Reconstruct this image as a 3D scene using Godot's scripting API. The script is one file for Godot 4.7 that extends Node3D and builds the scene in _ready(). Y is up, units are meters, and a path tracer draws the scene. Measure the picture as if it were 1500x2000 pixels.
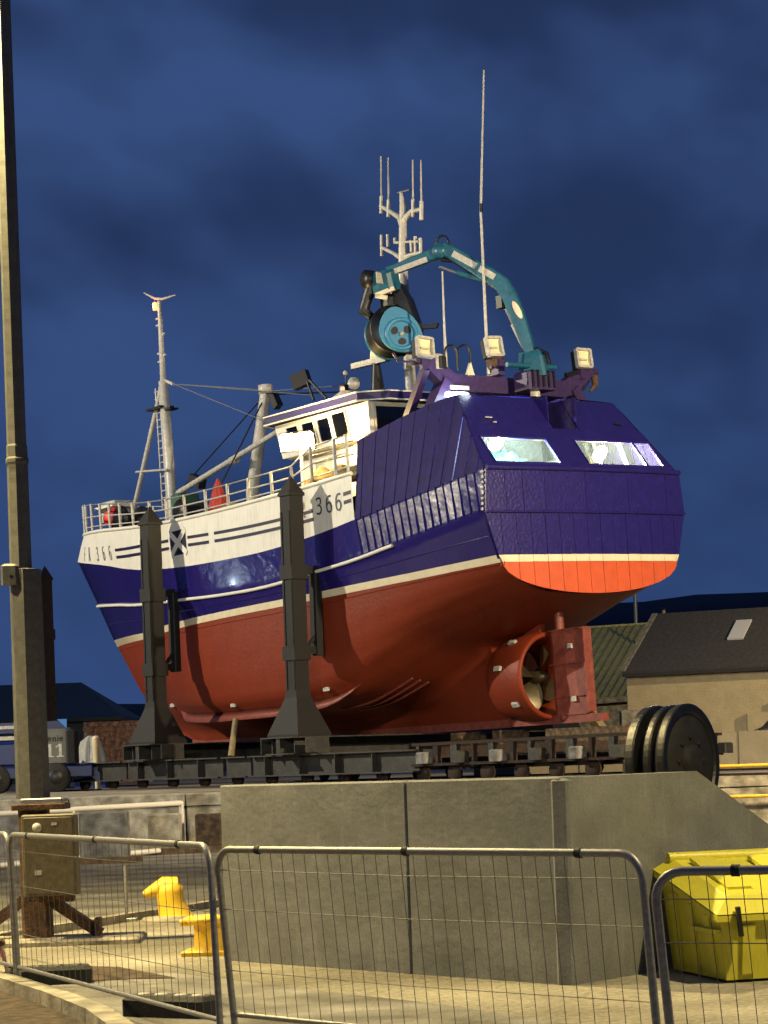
extends Node3D
# A wooden fishing boat on a slip cradle at dusk, seen from the quay road.

const FPX := 4500.0          # focal length in photo pixels
const ROLL := 0.0349066      # the photograph is tilted by two degrees
const EYE := 1.6
const PX0 := 750.0
const PY0 := 1490.0

var rng := RandomNumberGenerator.new()
var M := {}
var boat: Node3D
var FW: Vector3
var PT: Vector3
var UPV: Vector3
var BO := Vector3(5.107, 2.190, -53.359)

# ------------------------------------------------------------------ photo pixel -> place
func ray(x: float, y: float) -> Vector3:
	var a := x - PX0
	var b := y - PY0
	return Vector3((a * cos(ROLL) - b * sin(ROLL)) / FPX, (-a * sin(ROLL) - b * cos(ROLL)) / FPX, -1.0)

func at(x: float, y: float, d: float) -> Vector3:
	return ray(x, y) * d + Vector3(0, EYE, 0)

func on_y(x: float, y: float, h: float) -> Vector3:
	var r := ray(x, y)
	return r * ((h - EYE) / r.y) + Vector3(0, EYE, 0)

func boat_frame():
	var b := deg_to_rad(39.0)
	var heel := deg_to_rad(1.8)
	var trim := deg_to_rad(1.5)
	var f := Vector3(-sin(b), 0, -cos(b))
	var s := Vector3(cos(b), 0, -sin(b))
	FW = f * cos(trim) - Vector3.UP * sin(trim)
	var u2 := Vector3.UP * cos(trim) + f * sin(trim)
	PT = -(s * cos(heel) + u2 * sin(heel))
	UPV = u2 * cos(heel) - s * sin(heel)

# boat coordinates: l forward of the transom, p to port, h above the keel line
func V(l: float, p: float, h: float) -> Vector3:
	return Vector3(-p, h, -l)

func ray_plane(x: float, y: float, o: Vector3, n: Vector3) -> Vector3:
	var r := ray(x, y)
	var c := Vector3(0, EYE, 0)
	var q := c + r * ((o - c).dot(n) / r.dot(n)) - BO
	return Vector3(-q.dot(PT), q.dot(UPV), -q.dot(FW))

func sp(x: float, y: float, p: float) -> Vector3:       # on a fore-and-aft plane
	return ray_plane(x, y, BO + PT * p, PT)

func sl(x: float, y: float, l: float) -> Vector3:       # on an athwartship plane
	return ray_plane(x, y, BO + FW * l, FW)

func b2w(v: Vector3) -> Vector3:
	return BO - PT * v.x + UPV * v.y - FW * v.z

# ------------------------------------------------------------------ mesh building
class MB:
	var st := SurfaceTool.new()
	func _init():
		st.begin(Mesh.PRIMITIVE_TRIANGLES)
		st.set_smooth_group(-1)
	func sm(on: bool) -> MB:
		st.set_smooth_group(0 if on else -1)
		return self
	func tri(a: Vector3, b: Vector3, c: Vector3):
		for v in [a, b, c]:
			st.set_uv(Vector2(v.x + v.z * 0.3, v.y))
			st.add_vertex(v)
	func quad(a: Vector3, b: Vector3, c: Vector3, d: Vector3):
		tri(a, b, c)
		tri(a, c, d)
	# eight corners: bottom four (counter-clockwise seen from above), then top four
	func hexa(p: Array):
		quad(p[0], p[1], p[2], p[3])
		quad(p[7], p[6], p[5], p[4])
		for i in 4:
			var j := (i + 1) % 4
			quad(p[j], p[i], p[i + 4], p[j + 4])
	func box(c: Vector3, s: Vector3, b := Basis.IDENTITY) -> MB:
		var p := []
		for y in [-0.5, 0.5]:
			for q in [[-0.5, -0.5], [-0.5, 0.5], [0.5, 0.5], [0.5, -0.5]]:
				p.append(c + b * Vector3(q[0] * s.x, y * s.y, q[1] * s.z))
		hexa(p)
		return self
	# a box with chamfered edges along its upright sides and top
	func cbox(c: Vector3, s: Vector3, e: float, b := Basis.IDENTITY) -> MB:
		var hx := s.x / 2
		var hz := s.z / 2
		var ring := func(ix: float, y: float) -> Array:
			var x := hx - ix
			var z := hz - ix
			var k := e
			var q := []
			for v in [[-x + k, -z], [-x, -z + k], [-x, z - k], [-x + k, z], [x - k, z], [x, z - k], [x, -z + k], [x - k, -z]]:
				q.append(c + b * Vector3(v[0], y, v[1]))
			return q
		var rows := [ring.call(0.0, -s.y / 2), ring.call(0.0, s.y / 2 - e), ring.call(e, s.y / 2)]
		for r in 2:
			for i in 8:
				var j := (i + 1) % 8
				quad(rows[r][j], rows[r][i], rows[r + 1][i], rows[r + 1][j])
		for i in range(1, 7):
			tri(rows[2][0], rows[2][i + 1], rows[2][i])
			tri(rows[0][0], rows[0][i], rows[0][i + 1])
		return self
	func bar(a: Vector3, b: Vector3, w: float, h: float, up := Vector3.UP) -> MB:
		var d := (b - a)
		var z := d.normalized()
		if absf(z.dot(up)) > 0.98:
			up = Vector3.RIGHT
		var x := up.cross(z).normalized()
		var y := z.cross(x)
		box((a + b) / 2, Vector3(w, h, d.length()), Basis(x, y, z))
		return self
	func tube(pts: Array, radii, sides := 8, cap := true) -> MB:
		var rings := []
		var n := pts.size()
		var ref := Vector3.UP
		var d0: Vector3 = (pts[1] - pts[0]).normalized()
		if absf(d0.dot(ref)) > 0.9:
			ref = Vector3.RIGHT
		for i in n:
			var d: Vector3
			if i == 0:
				d = pts[1] - pts[0]
			elif i == n - 1:
				d = pts[i] - pts[i - 1]
			else:
				d = (pts[i] - pts[i - 1]).normalized() + (pts[i + 1] - pts[i]).normalized()
			d = d.normalized()
			var x := ref.cross(d)
			if x.length() < 0.05:
				x = Vector3.FORWARD.cross(d)
			x = x.normalized()
			var y := d.cross(x)
			ref = y
			var r: float = radii[i] if radii is Array else radii
			var ring := []
			for k in sides:
				var a := TAU * k / sides
				ring.append(pts[i] + x * cos(a) * r + y * sin(a) * r)
			rings.append(ring)
		sm(sides > 5)
		for i in n - 1:
			for k in sides:
				var j := (k + 1) % sides
				quad(rings[i][k], rings[i + 1][k], rings[i + 1][j], rings[i][j])
		sm(false)
		if cap:
			for k in range(1, sides - 1):
				tri(rings[0][0], rings[0][k], rings[0][k + 1])
				tri(rings[n - 1][0], rings[n - 1][k + 1], rings[n - 1][k])
		return self
	# flat outline (array of points) pushed along v
	func prism(pts: Array, v: Vector3) -> MB:
		var c := Vector3.ZERO
		for q in pts:
			c += q
		c /= pts.size()
		for i in pts.size():
			var j := (i + 1) % pts.size()
			tri(c, pts[i], pts[j])
			tri(c + v, pts[j] + v, pts[i] + v)
			quad(pts[j], pts[i], pts[i] + v, pts[j] + v)
		return self
	# surface of revolution: profile of [along, radius] about an axis
	func lathe(o: Vector3, axis: Vector3, prof: Array, sides := 24, smooth := true) -> MB:
		var ref := Vector3.UP if absf(axis.y) < 0.9 else Vector3.RIGHT
		var x := ref.cross(axis).normalized()
		var y := axis.cross(x).normalized()
		sm(smooth)
		for i in prof.size() - 1:
			for k in sides:
				var a := TAU * k / sides
				var b := TAU * (k + 1) / sides
				var e0 := x * cos(a) + y * sin(a)
				var e1 := x * cos(b) + y * sin(b)
				var p0: Vector3 = o + axis * prof[i][0]
				var p1: Vector3 = o + axis * prof[i + 1][0]
				var r0: float = prof[i][1]
				var r1: float = prof[i + 1][1]
				if r1 > 0.0001:
					tri(p0 + e0 * r0, p1 + e0 * r1, p1 + e1 * r1)
				if r0 > 0.0001:
					tri(p0 + e0 * r0, p1 + e1 * r1, p0 + e1 * r0)
		sm(false)
		return self
	func loft(rows: Array, smooth := true) -> MB:
		sm(smooth)
		for i in rows.size() - 1:
			for k in rows[i].size() - 1:
				quad(rows[i][k], rows[i][k + 1], rows[i + 1][k + 1], rows[i + 1][k])
		sm(false)
		return self
	# a lumpy heap
	func mound(o: Vector3, rx: float, h: float, rz: float, seed_: int) -> MB:
		var n := FastNoiseLite.new()
		n.seed = seed_
		n.frequency = 1.1
		var rows := []
		for i in 9:
			var f := i / 8.0
			var row := []
			for k in 25:
				var a := TAU * (k % 24) / 24
				var r := cos(f * PI / 2) + 0.02
				var q := Vector3(cos(a) * r * rx, sin(f * PI / 2) * h, sin(a) * r * rz)
				var w := 1.0 + 0.5 * n.get_noise_3dv(q * 2.0) + 0.3 * n.get_noise_3dv(q * 6.0)
				row.append(o + Vector3(q.x * w, q.y * w, q.z * w))
			rows.append(row)
		loft(rows)
		return self
	# an upright folded cloth bundle
	func loft_fold(o: Vector3, r: float, h: float, taper: float) -> MB:
		var rows := []
		for i in 7:
			var f := i / 6.0
			var row := []
			for k in 37:
				var a := TAU * (k % 36) / 36
				var rr := r * lerpf(1.0, taper, f) * (1.0 + 0.13 * sin(a * 7.0 + f * 1.5) + 0.07 * sin(a * 11.0))
				if i == 6:
					rr *= 0.25
				row.append(o + Vector3(cos(a) * rr, h * f, sin(a) * rr))
			rows.append(row)
		loft(rows)
		return self
	func mesh(m: Material) -> ArrayMesh:
		st.generate_normals()
		var a := st.commit()
		a.surface_set_material(0, m)
		return a

func mb() -> MB:
	return MB.new()

# ------------------------------------------------------------------ the scene tree
var taken := {}
func numbered(parent: Node, called: String) -> String:
	var key := str(parent.get_instance_id()) + called
	var n: int = taken.get(key, 0)
	taken[key] = n + 1
	return called if n == 0 else "%s_%03d" % [called, n]

func part(parent: Node, called: String, b, m: Material = null) -> MeshInstance3D:
	var o := MeshInstance3D.new()
	o.name = numbered(parent, called)
	o.mesh = b.mesh(m) if b is MB else b
	parent.add_child(o, true)
	return o

func tag(o: Node, label: String, category: String, group := ""):
	o.set_meta("label", label)
	o.set_meta("category", category)
	if group != "":
		o.set_meta("group", group)

func thing(called: String, label: String, category: String, where := Vector3.ZERO, turn := 0.0, group := "") -> Node3D:
	var o := Node3D.new()
	o.name = numbered(self, called)
	add_child(o, true)
	o.position = where
	o.rotation.y = turn
	tag(o, label, category, group)
	return o

func structure(called: String, b: MB, m: Material) -> MeshInstance3D:
	var o := part(self, called, b, m)
	o.set_meta("kind", "structure")
	return o

func on_boat(called: String, label: String, category: String, group := "") -> Node3D:
	var o := thing(called, label, category, Vector3.ZERO, 0, group)
	o.transform = Transform3D(Basis(-PT, UPV, -FW), BO)
	return o

func text_part(parent: Node, called: String, words: String, size: float, where: Vector3, b: Basis, m: Material, weight := 700, face := "Droid Sans", squeeze := 1.0) -> MeshInstance3D:
	var f := SystemFont.new()
	f.font_names = PackedStringArray([face])
	f.font_weight = weight
	var t := TextMesh.new()
	t.text = words
	t.font = f
	t.font_size = 64
	t.pixel_size = size / 46.0
	t.depth = 0.004
	t.material = m
	var o := MeshInstance3D.new()
	o.name = numbered(parent, called)
	o.mesh = t
	parent.add_child(o, true)
	o.transform = Transform3D(b * Basis.from_scale(Vector3(squeeze, 1, 1)), where)
	return o

# ------------------------------------------------------------------ materials
func noise_image(seed_: int, freq: float, oct: int, n := 256) -> Image:
	var f := FastNoiseLite.new()
	f.seed = seed_
	f.noise_type = FastNoiseLite.TYPE_SIMPLEX_SMOOTH
	f.frequency = freq
	f.fractal_octaves = oct
	return f.get_seamless_image(n, n, false, false, 0.2, true)

# grain image between two tints (sRGB) with blotches of a second scale
func tint_tex(seed_: int, f1: float, f2: float, lo: Color, hi: Color, mix := 0.5, n := 256, contrast := 1.0, bias := 0.0) -> ImageTexture:
	var a := noise_image(seed_, f1, 4, n)
	var b := noise_image(seed_ + 7, f2, 3, n)
	var out := Image.create(n, n, true, Image.FORMAT_RGB8)
	for y in n:
		for x in n:
			var t := lerpf(a.get_pixel(x, y).r, b.get_pixel(x, y).r, mix)
			t = clampf((t - 0.5) * contrast + 0.5 + bias, 0, 1)
			out.set_pixel(x, y, lo.lerp(hi, t))
	out.generate_mipmaps()
	return ImageTexture.create_from_image(out)

func bump_tex(seed_: int, f: float, strength: float, n := 256) -> ImageTexture:
	var a := noise_image(seed_, f, 4, n)
	a.convert(Image.FORMAT_RGBA8)
	a.bump_map_to_normal_map(strength)
	a.generate_mipmaps()
	return ImageTexture.create_from_image(a)

# cast concrete: fine grain, soft blotches, pale lime runs and dark water runs
func stained_tex() -> ImageTexture:
	var n := 512
	var g := noise_image(201, 0.25, 3, n)
	var b := noise_image(203, 0.012, 4, n)
	var r := noise_image(205, 0.03, 3, n)
	var out := Image.create(n, n, true, Image.FORMAT_RGB8)
	for y in n:
		for x in n:
			var v := 0.74 + 0.22 * (g.get_pixel(x, y).r - 0.5) + 0.24 * (b.get_pixel(x, y).r - 0.5)
			var k := r.get_pixel((x * 3) % n, (y / 5) % n).r
			v += 0.4 * maxf(0.0, k - 0.7) - 0.3 * maxf(0.0, 0.28 - k)
			if g.get_pixel((x * 2 + 90) % n, (y * 2) % n).r < 0.16:
				v *= 0.72
			v = clampf(v, 0.2, 1.0)
			out.set_pixel(x, y, Color(v, v * 0.995, v * 0.97))
	out.generate_mipmaps()
	return ImageTexture.create_from_image(out)

# brushed paint with pale scrapes, in the boat's blue
func scuffed_tex() -> ImageTexture:
	var n := 512
	var b := noise_image(211, 0.02, 4, n)
	var out := Image.create(n, n, true, Image.FORMAT_RGB8)
	var base := BLUE
	for y in n:
		for x in n:
			var v := 0.9 + 0.2 * (b.get_pixel(x, y).r - 0.5)
			out.set_pixel(x, y, Color(base.r * v, base.g * v, base.b * v))
	var r := RandomNumberGenerator.new()
	r.seed = 77
	for i in 420:
		var x := r.randi() % n
		var y := r.randi() % n
		var l := 1 + r.randi() % 9
		var up := r.randf() < 0.35
		var a := 0.15 + 0.45 * r.randf() * r.randf()
		for k in l:
			var px := (x + (0 if up else k)) % n
			var py := (y + (k if up else int(k * 0.3))) % n
			out.set_pixel(px, py, out.get_pixel(px, py).lerp(Color(0.75, 0.72, 0.85), a))
	out.generate_mipmaps()
	return ImageTexture.create_from_image(out)

# painted plate with faint upright weather runs
func streak_tex() -> ImageTexture:
	var n := 512
	var r := noise_image(221, 0.035, 3, n)
	var b := noise_image(223, 0.01, 3, n)
	var out := Image.create(n, n, true, Image.FORMAT_RGB8)
	for y in n:
		for x in n:
			var k := r.get_pixel((x * 3) % n, (y / 6) % n).r * 0.6 + b.get_pixel(x, y).r * 0.4
			var v := clampf(1.0 - 0.16 * maxf(0.0, 0.5 - k) - 0.06 * (1.0 - k), 0.0, 1.0)
			out.set_pixel(x, y, Color(v, v * 0.99 + 0.01 * v * v, v * 0.985))
	out.generate_mipmaps()
	return ImageTexture.create_from_image(out)

func lin(r: float, g: float, b: float) -> Color:
	return Color(r, g, b).linear_to_srgb()

var T := {}
func mat(called: String, c: Color, rough: float, metal := 0.0, tex := "", scale := 1.0, bump := "", bscale := 0.5) -> StandardMaterial3D:
	var m := StandardMaterial3D.new()
	m.resource_name = called
	m.albedo_color = c
	m.roughness = rough
	m.metallic = metal
	if tex != "" or bump != "":
		m.uv1_triplanar = true
		m.uv1_scale = Vector3.ONE * scale
	if tex != "":
		m.albedo_texture = T[tex]
	if bump != "":
		m.normal_enabled = true
		m.normal_texture = T[bump]
		m.normal_scale = bscale
	M[called] = m
	return m

func glow(called: String, c: Color, e: float) -> StandardMaterial3D:
	var m := StandardMaterial3D.new()
	m.albedo_color = Color(0.9, 0.9, 0.85)
	m.emission_enabled = true
	m.emission = c
	m.emission_energy_multiplier = e
	m.roughness = 0.4
	M[called] = m
	return m

func make_materials():
	var w := Color(1, 1, 1)
	T.soft = tint_tex(11, 0.012, 0.05, Color(0.86, 0.86, 0.86), w, 0.4)
	T.mid = tint_tex(21, 0.02, 0.11, Color(0.66, 0.66, 0.67), w, 0.5, 256, 1.4)
	T.hard = tint_tex(31, 0.015, 0.16, Color(0.35, 0.34, 0.33), w, 0.5, 256, 1.6)
	T.concrete = tint_tex(41, 0.008, 0.3, Color(0.55, 0.55, 0.54), w, 0.35, 512, 1.5)
	T.ground = tint_tex(51, 0.006, 0.35, Color(0.5, 0.49, 0.47), w, 0.4, 512, 1.5)
	T.rust = tint_tex(61, 0.02, 0.09, lin(0.03, 0.018, 0.012), lin(0.16, 0.075, 0.035), 0.5, 256, 1.8)
	T.steel = tint_tex(71, 0.012, 0.12, lin(0.018, 0.017, 0.014), lin(0.055, 0.052, 0.043), 0.5, 256, 1.5)
	T.galv = tint_tex(81, 0.03, 0.14, lin(0.15, 0.15, 0.145), lin(0.36, 0.36, 0.345), 0.5, 256, 1.3)
	T.slate = tint_tex(91, 0.03, 0.2, Color(0.55, 0.55, 0.56), w, 0.5, 256, 1.5)
	T.b_fine = bump_tex(101, 0.12, 3.0)
	T.b_wave = bump_tex(111, 0.016, 5.0)
	T.b_rough = bump_tex(121, 0.25, 4.0)
	T.chipped = tint_tex(241, 0.03, 0.2, lin(0.14, 0.07, 0.03), lin(0.74, 0.47, 0.025), 0.5, 256, 5.0, 1.15)
	T.stained = stained_tex()
	T.scuffed = scuffed_tex()
	T.streak = streak_tex()
	T.mottled = tint_tex(231, 0.02, 0.07, BLUE, Color(0.46, 0.44, 0.45), 0.45, 256, 2.4)  # boat blue broken by pale grey mottling
	# the boat
	var m := mat("blue_side", BLUE, 0.16, 0, "soft", 0.35, "b_wave", 0.2)
	m.clearcoat_enabled = true
	m.clearcoat = 0.6
	m.clearcoat_roughness = 0.08
	m = mat("blue", BLUE, 0.6, 0, "mid", 0.6, "b_fine", 0.15)
	m.metallic_specular = 0.25
	mat("roof_blue", BLUE, 0.45, 0, "mid", 0.6)
	mat("blue_stern", Color.WHITE, 0.36, 0, "scuffed", 0.3, "b_fine", 0.2)
	m = mat("mottled", Color.WHITE, 0.3, 0, "mottled", 0.55, "b_wave", 0.3)
	m.clearcoat_enabled = true
	m.clearcoat = 0.6
	m.clearcoat_roughness = 0.12
	M.blue_stern.clearcoat_enabled = true
	M.blue_stern.clearcoat = 0.5
	M.blue_stern.clearcoat_roughness = 0.15
	mat("purple", lin(0.055, 0.028, 0.12), 0.45, 0, "mid", 1.0)
	mat("white", lin(0.78, 0.75, 0.68), 0.42, 0, "streak", 0.3, "b_wave", 0.1)
	mat("cream", lin(0.8, 0.7, 0.48), 0.45, 0, "soft", 0.8)
	m = mat("red", lin(0.2, 0.03, 0.011), 0.5, 0, "streak", 0.25, "b_fine", 0.12)
	m.metallic_specular = 0.35
	mat("orange", lin(0.62, 0.1, 0.03), 0.5, 0, "soft", 0.7)
	mat("keel_red", lin(0.3, 0.07, 0.045), 0.5, 0, "mid", 0.7)
	mat("zinc", lin(0.6, 0.57, 0.5), 0.5, 0.0, "mid", 3.0)
	mat("bronze", lin(0.17, 0.14, 0.08), 0.4, 0.7, "mid", 2.0)
	mat("black", lin(0.008, 0.008, 0.009), 0.45, 0, "hard", 1.5)
	mat("navy_paint", lin(0.01, 0.008, 0.035), 0.45)
	mat("letter", lin(0.16, 0.15, 0.19), 0.5)
	mat("letter_red", lin(0.35, 0.16, 0.15), 0.5)
	mat("letter_dark", lin(0.03, 0.025, 0.05), 0.5)
	mat("mast_white", lin(0.62, 0.6, 0.54), 0.4, 0, "mid", 1.5)
	mat("teal", lin(0.018, 0.14, 0.22), 0.4, 0, "mid", 1.5)
	mat("teal_light", lin(0.04, 0.24, 0.44), 0.4, 0, "soft", 2.0)
	mat("lens", lin(0.75, 0.68, 0.42), 0.25)
	mat("chrome", lin(0.8, 0.8, 0.8), 0.2, 0.9)
	mat("deck", lin(0.09, 0.1, 0.09), 0.7, 0, "mid", 1.0)
	mat("inside", lin(0.6, 0.62, 0.52), 0.6, 0, "mid", 1.0)
	mat("net_green", lin(0.04, 0.3, 0.17), 0.8, 0, "hard", 2.5, "b_rough", 1.0)
	mat("net_brown", lin(0.3, 0.18, 0.06), 0.9, 0, "hard", 2.5, "b_rough", 1.0)
	mat("red_cloth", lin(0.5, 0.05, 0.04), 0.8, 0, "mid", 2.0, "b_rough", 0.6)
	mat("buoy_red", lin(0.8, 0.03, 0.02), 0.5, 0, "soft", 2.0)
	var g := mat("window", Color(0.03, 0.032, 0.035), 0.06)
	g.metallic_specular = 0.6
	var pane := StandardMaterial3D.new()
	pane.transparency = BaseMaterial3D.TRANSPARENCY_ALPHA
	pane.albedo_color = Color(0.85, 0.95, 0.9, 0.12)
	pane.roughness = 0.03
	M.pane = pane
	# the yard
	mat("post_black", lin(0.07, 0.068, 0.055), 0.7, 0.0, "steel", 0.8, "b_fine", 0.4)
	mat("steel", Color.WHITE, 0.55, 0.15, "steel", 0.8, "b_fine", 0.4)
	mat("rust", Color.WHITE, 0.85, 0, "rust", 1.2, "b_fine", 0.6)
	mat("wire", lin(0.1, 0.1, 0.095), 0.6, 0.3)
	mat("old_rust", lin(0.33, 0.32, 0.28), 0.85, 0, "rust", 1.2, "b_fine", 0.6)
	mat("galv", Color.WHITE, 0.45, 0.35, "galv", 3.0)
	mat("wall_concrete", lin(0.32, 0.335, 0.35), 0.85, 0, "stained", 0.36, "b_fine", 0.12)
	mat("pale_concrete", lin(0.46, 0.42, 0.33), 0.85, 0, "concrete", 0.6, "b_fine", 0.35)
	mat("grey_concrete", lin(0.26, 0.25, 0.23), 0.9, 0, "concrete", 0.7, "b_fine", 0.35)
	var gm := mat("ground", lin(0.4, 0.37, 0.29), 0.93, 0, "ground", 0.13, "b_rough", 0.4)
	gm.uv1_world_triplanar = true
	gm = mat("asphalt", lin(0.28, 0.265, 0.23), 0.9, 0, "ground", 0.3, "b_rough", 0.6)
	gm.uv1_world_triplanar = true
	gm = mat("patch", lin(0.3, 0.29, 0.27), 0.9, 0, "ground", 0.4, "b_rough", 0.5)
	gm.uv1_world_triplanar = true
	mat("dirt", lin(0.13, 0.085, 0.05), 0.95, 0, "hard", 1.5, "b_rough", 0.8)
	mat("yellow", Color.WHITE, 0.5, 0, "chipped", 1.6)
	mat("bin_yellow", lin(0.68, 0.63, 0.05), 0.42, 0, "streak", 1.2, "b_fine", 0.15)
	mat("rubber", lin(0.022, 0.022, 0.022), 0.75, 0, "hard", 2.0, "b_fine", 0.5)
	mat("wheel_black", lin(0.012, 0.012, 0.013), 0.42, 0, "hard", 2.0, "b_fine", 0.35)
	mat("box_olive", lin(0.17, 0.14, 0.075), 0.6, 0, "mid", 2.0)
	mat("column", lin(0.15, 0.148, 0.13), 0.6, 0.2, "mid", 2.0)
	mat("timber", lin(0.22, 0.14, 0.07), 0.85, 0, "hard", 1.5, "b_fine", 0.6)
	mat("pale_timber", lin(0.36, 0.28, 0.14), 0.8, 0, "mid", 2.0)
	mat("fence_white", lin(0.72, 0.7, 0.62), 0.5)
	mat("render_cream", lin(0.4, 0.34, 0.22), 0.9, 0, "soft", 0.4, "b_fine", 0.3)
	mat("slate", lin(0.05, 0.05, 0.052), 0.85, 0, "slate", 0.6, "b_fine", 0.5)
	mat("green_sheet", lin(0.3, 0.31, 0.13), 0.7, 0, "mid", 0.4)
	mat("blue_sheet", lin(0.02, 0.05, 0.085), 0.75, 0, "mid", 0.3)
	mat("hill", lin(0.02, 0.035, 0.06), 1.0, 0, "mid", 0.02)
	mat("tree", lin(0.01, 0.016, 0.014), 1.0)
	mat("brick", lin(0.34, 0.19, 0.14), 0.9, 0, "hard", 1.0)
	mat("lift_blue", lin(0.006, 0.02, 0.13), 0.4, 0, "soft", 1.0)
	mat("lift_grey", lin(0.12, 0.125, 0.11), 0.5, 0, "soft", 1.0)
	mat("sign_blue", lin(0.08, 0.3, 0.8), 0.5)
	mat("green_paint", lin(0.02, 0.08, 0.045), 0.6)
	mat("skylight", lin(0.45, 0.47, 0.5), 0.3)
	mat("tarp_white", lin(0.72, 0.7, 0.6), 0.7, 0, "mid", 1.0)
	glow("lamp_warm", Color(1.0, 0.83, 0.5), 30.0)
	glow("lamp_cool", Color(0.9, 0.97, 1.0), 30.0)
	glow("lamp_soft", Color(1.0, 0.96, 0.8), 6.0)
	glow("lamp_orange", Color(1.0, 0.42, 0.15), 5.0)
	glow("lamp_red", Color(1.0, 0.12, 0.1), 1.2)
	glow("street_lens", Color(1.0, 0.8, 0.45), 8.0)

# ------------------------------------------------------------------ sky and lights
func make_sky() -> Sky:
	var n := FastNoiseLite.new()
	n.seed = 5
	n.noise_type = FastNoiseLite.TYPE_SIMPLEX_SMOOTH
	n.frequency = 5.5
	n.fractal_octaves = 5
	n.fractal_gain = 0.6
	var n2 := FastNoiseLite.new()
	n2.seed = 19
	n2.frequency = 1.3
	n2.fractal_octaves = 2
	var w := 1536
	var h := 768
	var img := Image.create(w, h, false, Image.FORMAT_RGBF)
	var lobes := [[-7.5, 15.5, 5.0, 1.6, 0.45], [-1.5, 16.0, 5.0, 1.3, 0.3], [-2.2, 10.0, 5.0, 2.0, 0.35], [5.8, 12.2, 3.4, 2.3, -0.45], [0.0, 18.3, 9.0, 1.0, -0.35], [6.5, 16.6, 4.0, 1.2, 0.25], [-6.5, 13.2, 3.0, 0.8, -0.25], [7.5, 8.0, 4.0, 2.0, -0.2], [-6.0, 7.0, 5.0, 2.0, -0.15]]
	for y in h:
		var el := (0.5 - (y + 0.5) / h) * PI
		var horizon := clampf(1.0 - absf(el) / 0.5, 0.0, 1.0)
		for x in w:
			var az := (x + 0.5) / w * TAU
			if az > PI:
				az -= TAU
			var d := Vector3(sin(az) * cos(el), sin(el), -cos(az) * cos(el))
			var q := Vector3(d.x, d.y * 1.7 + d.x * 0.35, d.z)
			var t := 0.44 + 0.85 * n.get_noise_3dv(q) + 0.3 * n2.get_noise_3dv(q)
			var a := rad_to_deg(az)
			var e := rad_to_deg(el)
			if absf(a) < 25.0 and e > -5.0 and e < 30.0:
				for l in lobes:
					t += l[4] * 0.75 * exp(-pow((a - l[0]) / l[2], 2.0) - pow((e - l[1]) / l[3], 2.0))
			t = clampf(t, 0.0, 1.0)
			t = t * t * (3.0 - 2.0 * t)
			var dark := Color(0.016, 0.031, 0.09)
			var light := Color(0.04, 0.082, 0.225)
			var c := dark.lerp(light, t)
			c = c.lerp(Color(0.022, 0.05, 0.15), horizon * horizon * 0.55)
			img.set_pixel(x, y, c)
	var p := PanoramaSkyMaterial.new()
	p.panorama = ImageTexture.create_from_image(img)
	var s := Sky.new()
	s.sky_material = p
	return s

func omni(parent: Node, where: Vector3, c: Color, e: float, size := 0.3) -> OmniLight3D:
	var l := OmniLight3D.new()
	l.light_color = c
	l.light_energy = e
	l.light_size = size
	l.omni_range = 200.0
	l.omni_attenuation = 2.0
	l.shadow_enabled = true
	l.position = where
	parent.add_child(l, true)
	return l

func spot(parent: Node, where: Vector3, target: Vector3, angle: float, c: Color, e: float, size := 0.3) -> SpotLight3D:
	var l := SpotLight3D.new()
	l.light_color = c
	l.light_energy = e
	l.light_size = size
	l.spot_range = 250.0
	l.spot_attenuation = 2.0
	l.spot_angle = angle
	l.spot_angle_attenuation = 0.6
	l.shadow_enabled = true
	parent.add_child(l, true)
	l.look_at_from_position(where, target)
	return l

func _ready():
	rng.seed = 20
	boat_frame()
	# ---- camera: level, rolled two degrees, lens shifted up
	var cam := Camera3D.new()
	cam.name = "camera"
	cam.near = 0.1
	cam.far = 3000.0
	cam.projection = Camera3D.PROJECTION_FRUSTUM
	cam.size = 2000.0 / FPX * cam.near
	cam.frustum_offset = Vector2(0, 490.0 / FPX * cam.near)
	cam.position = Vector3(0, EYE, 0)
	cam.rotation.z = -ROLL
	add_child(cam)
	cam.current = true
	# ---- sky
	var env := Environment.new()
	env.background_mode = Environment.BG_SKY
	env.sky = make_sky()
	env.tonemap_mode = Environment.TONE_MAPPER_LINEAR
	env.tonemap_exposure = 1.0
	env.sdfgi_enabled = true
	env.ssao_enabled = true
	env.ssil_enabled = true
	var we := WorldEnvironment.new()
	we.name = "dusk"
	we.environment = env
	add_child(we)
	make_materials()
	make_yard_lamps()
	make_setting()
	make_boat()
	make_cradle()
	make_foreground()
	make_background()

# ------------------------------------------------------------------ lamps of the yard, all standing outside the frame but for one column
func lamp_column(o: Node3D, h: float, r0: float, r1: float, sides := 8):
	part(o, "column", mb().tube([Vector3.ZERO, Vector3(0, h, 0)], [r0, r1], sides), M.column)

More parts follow.
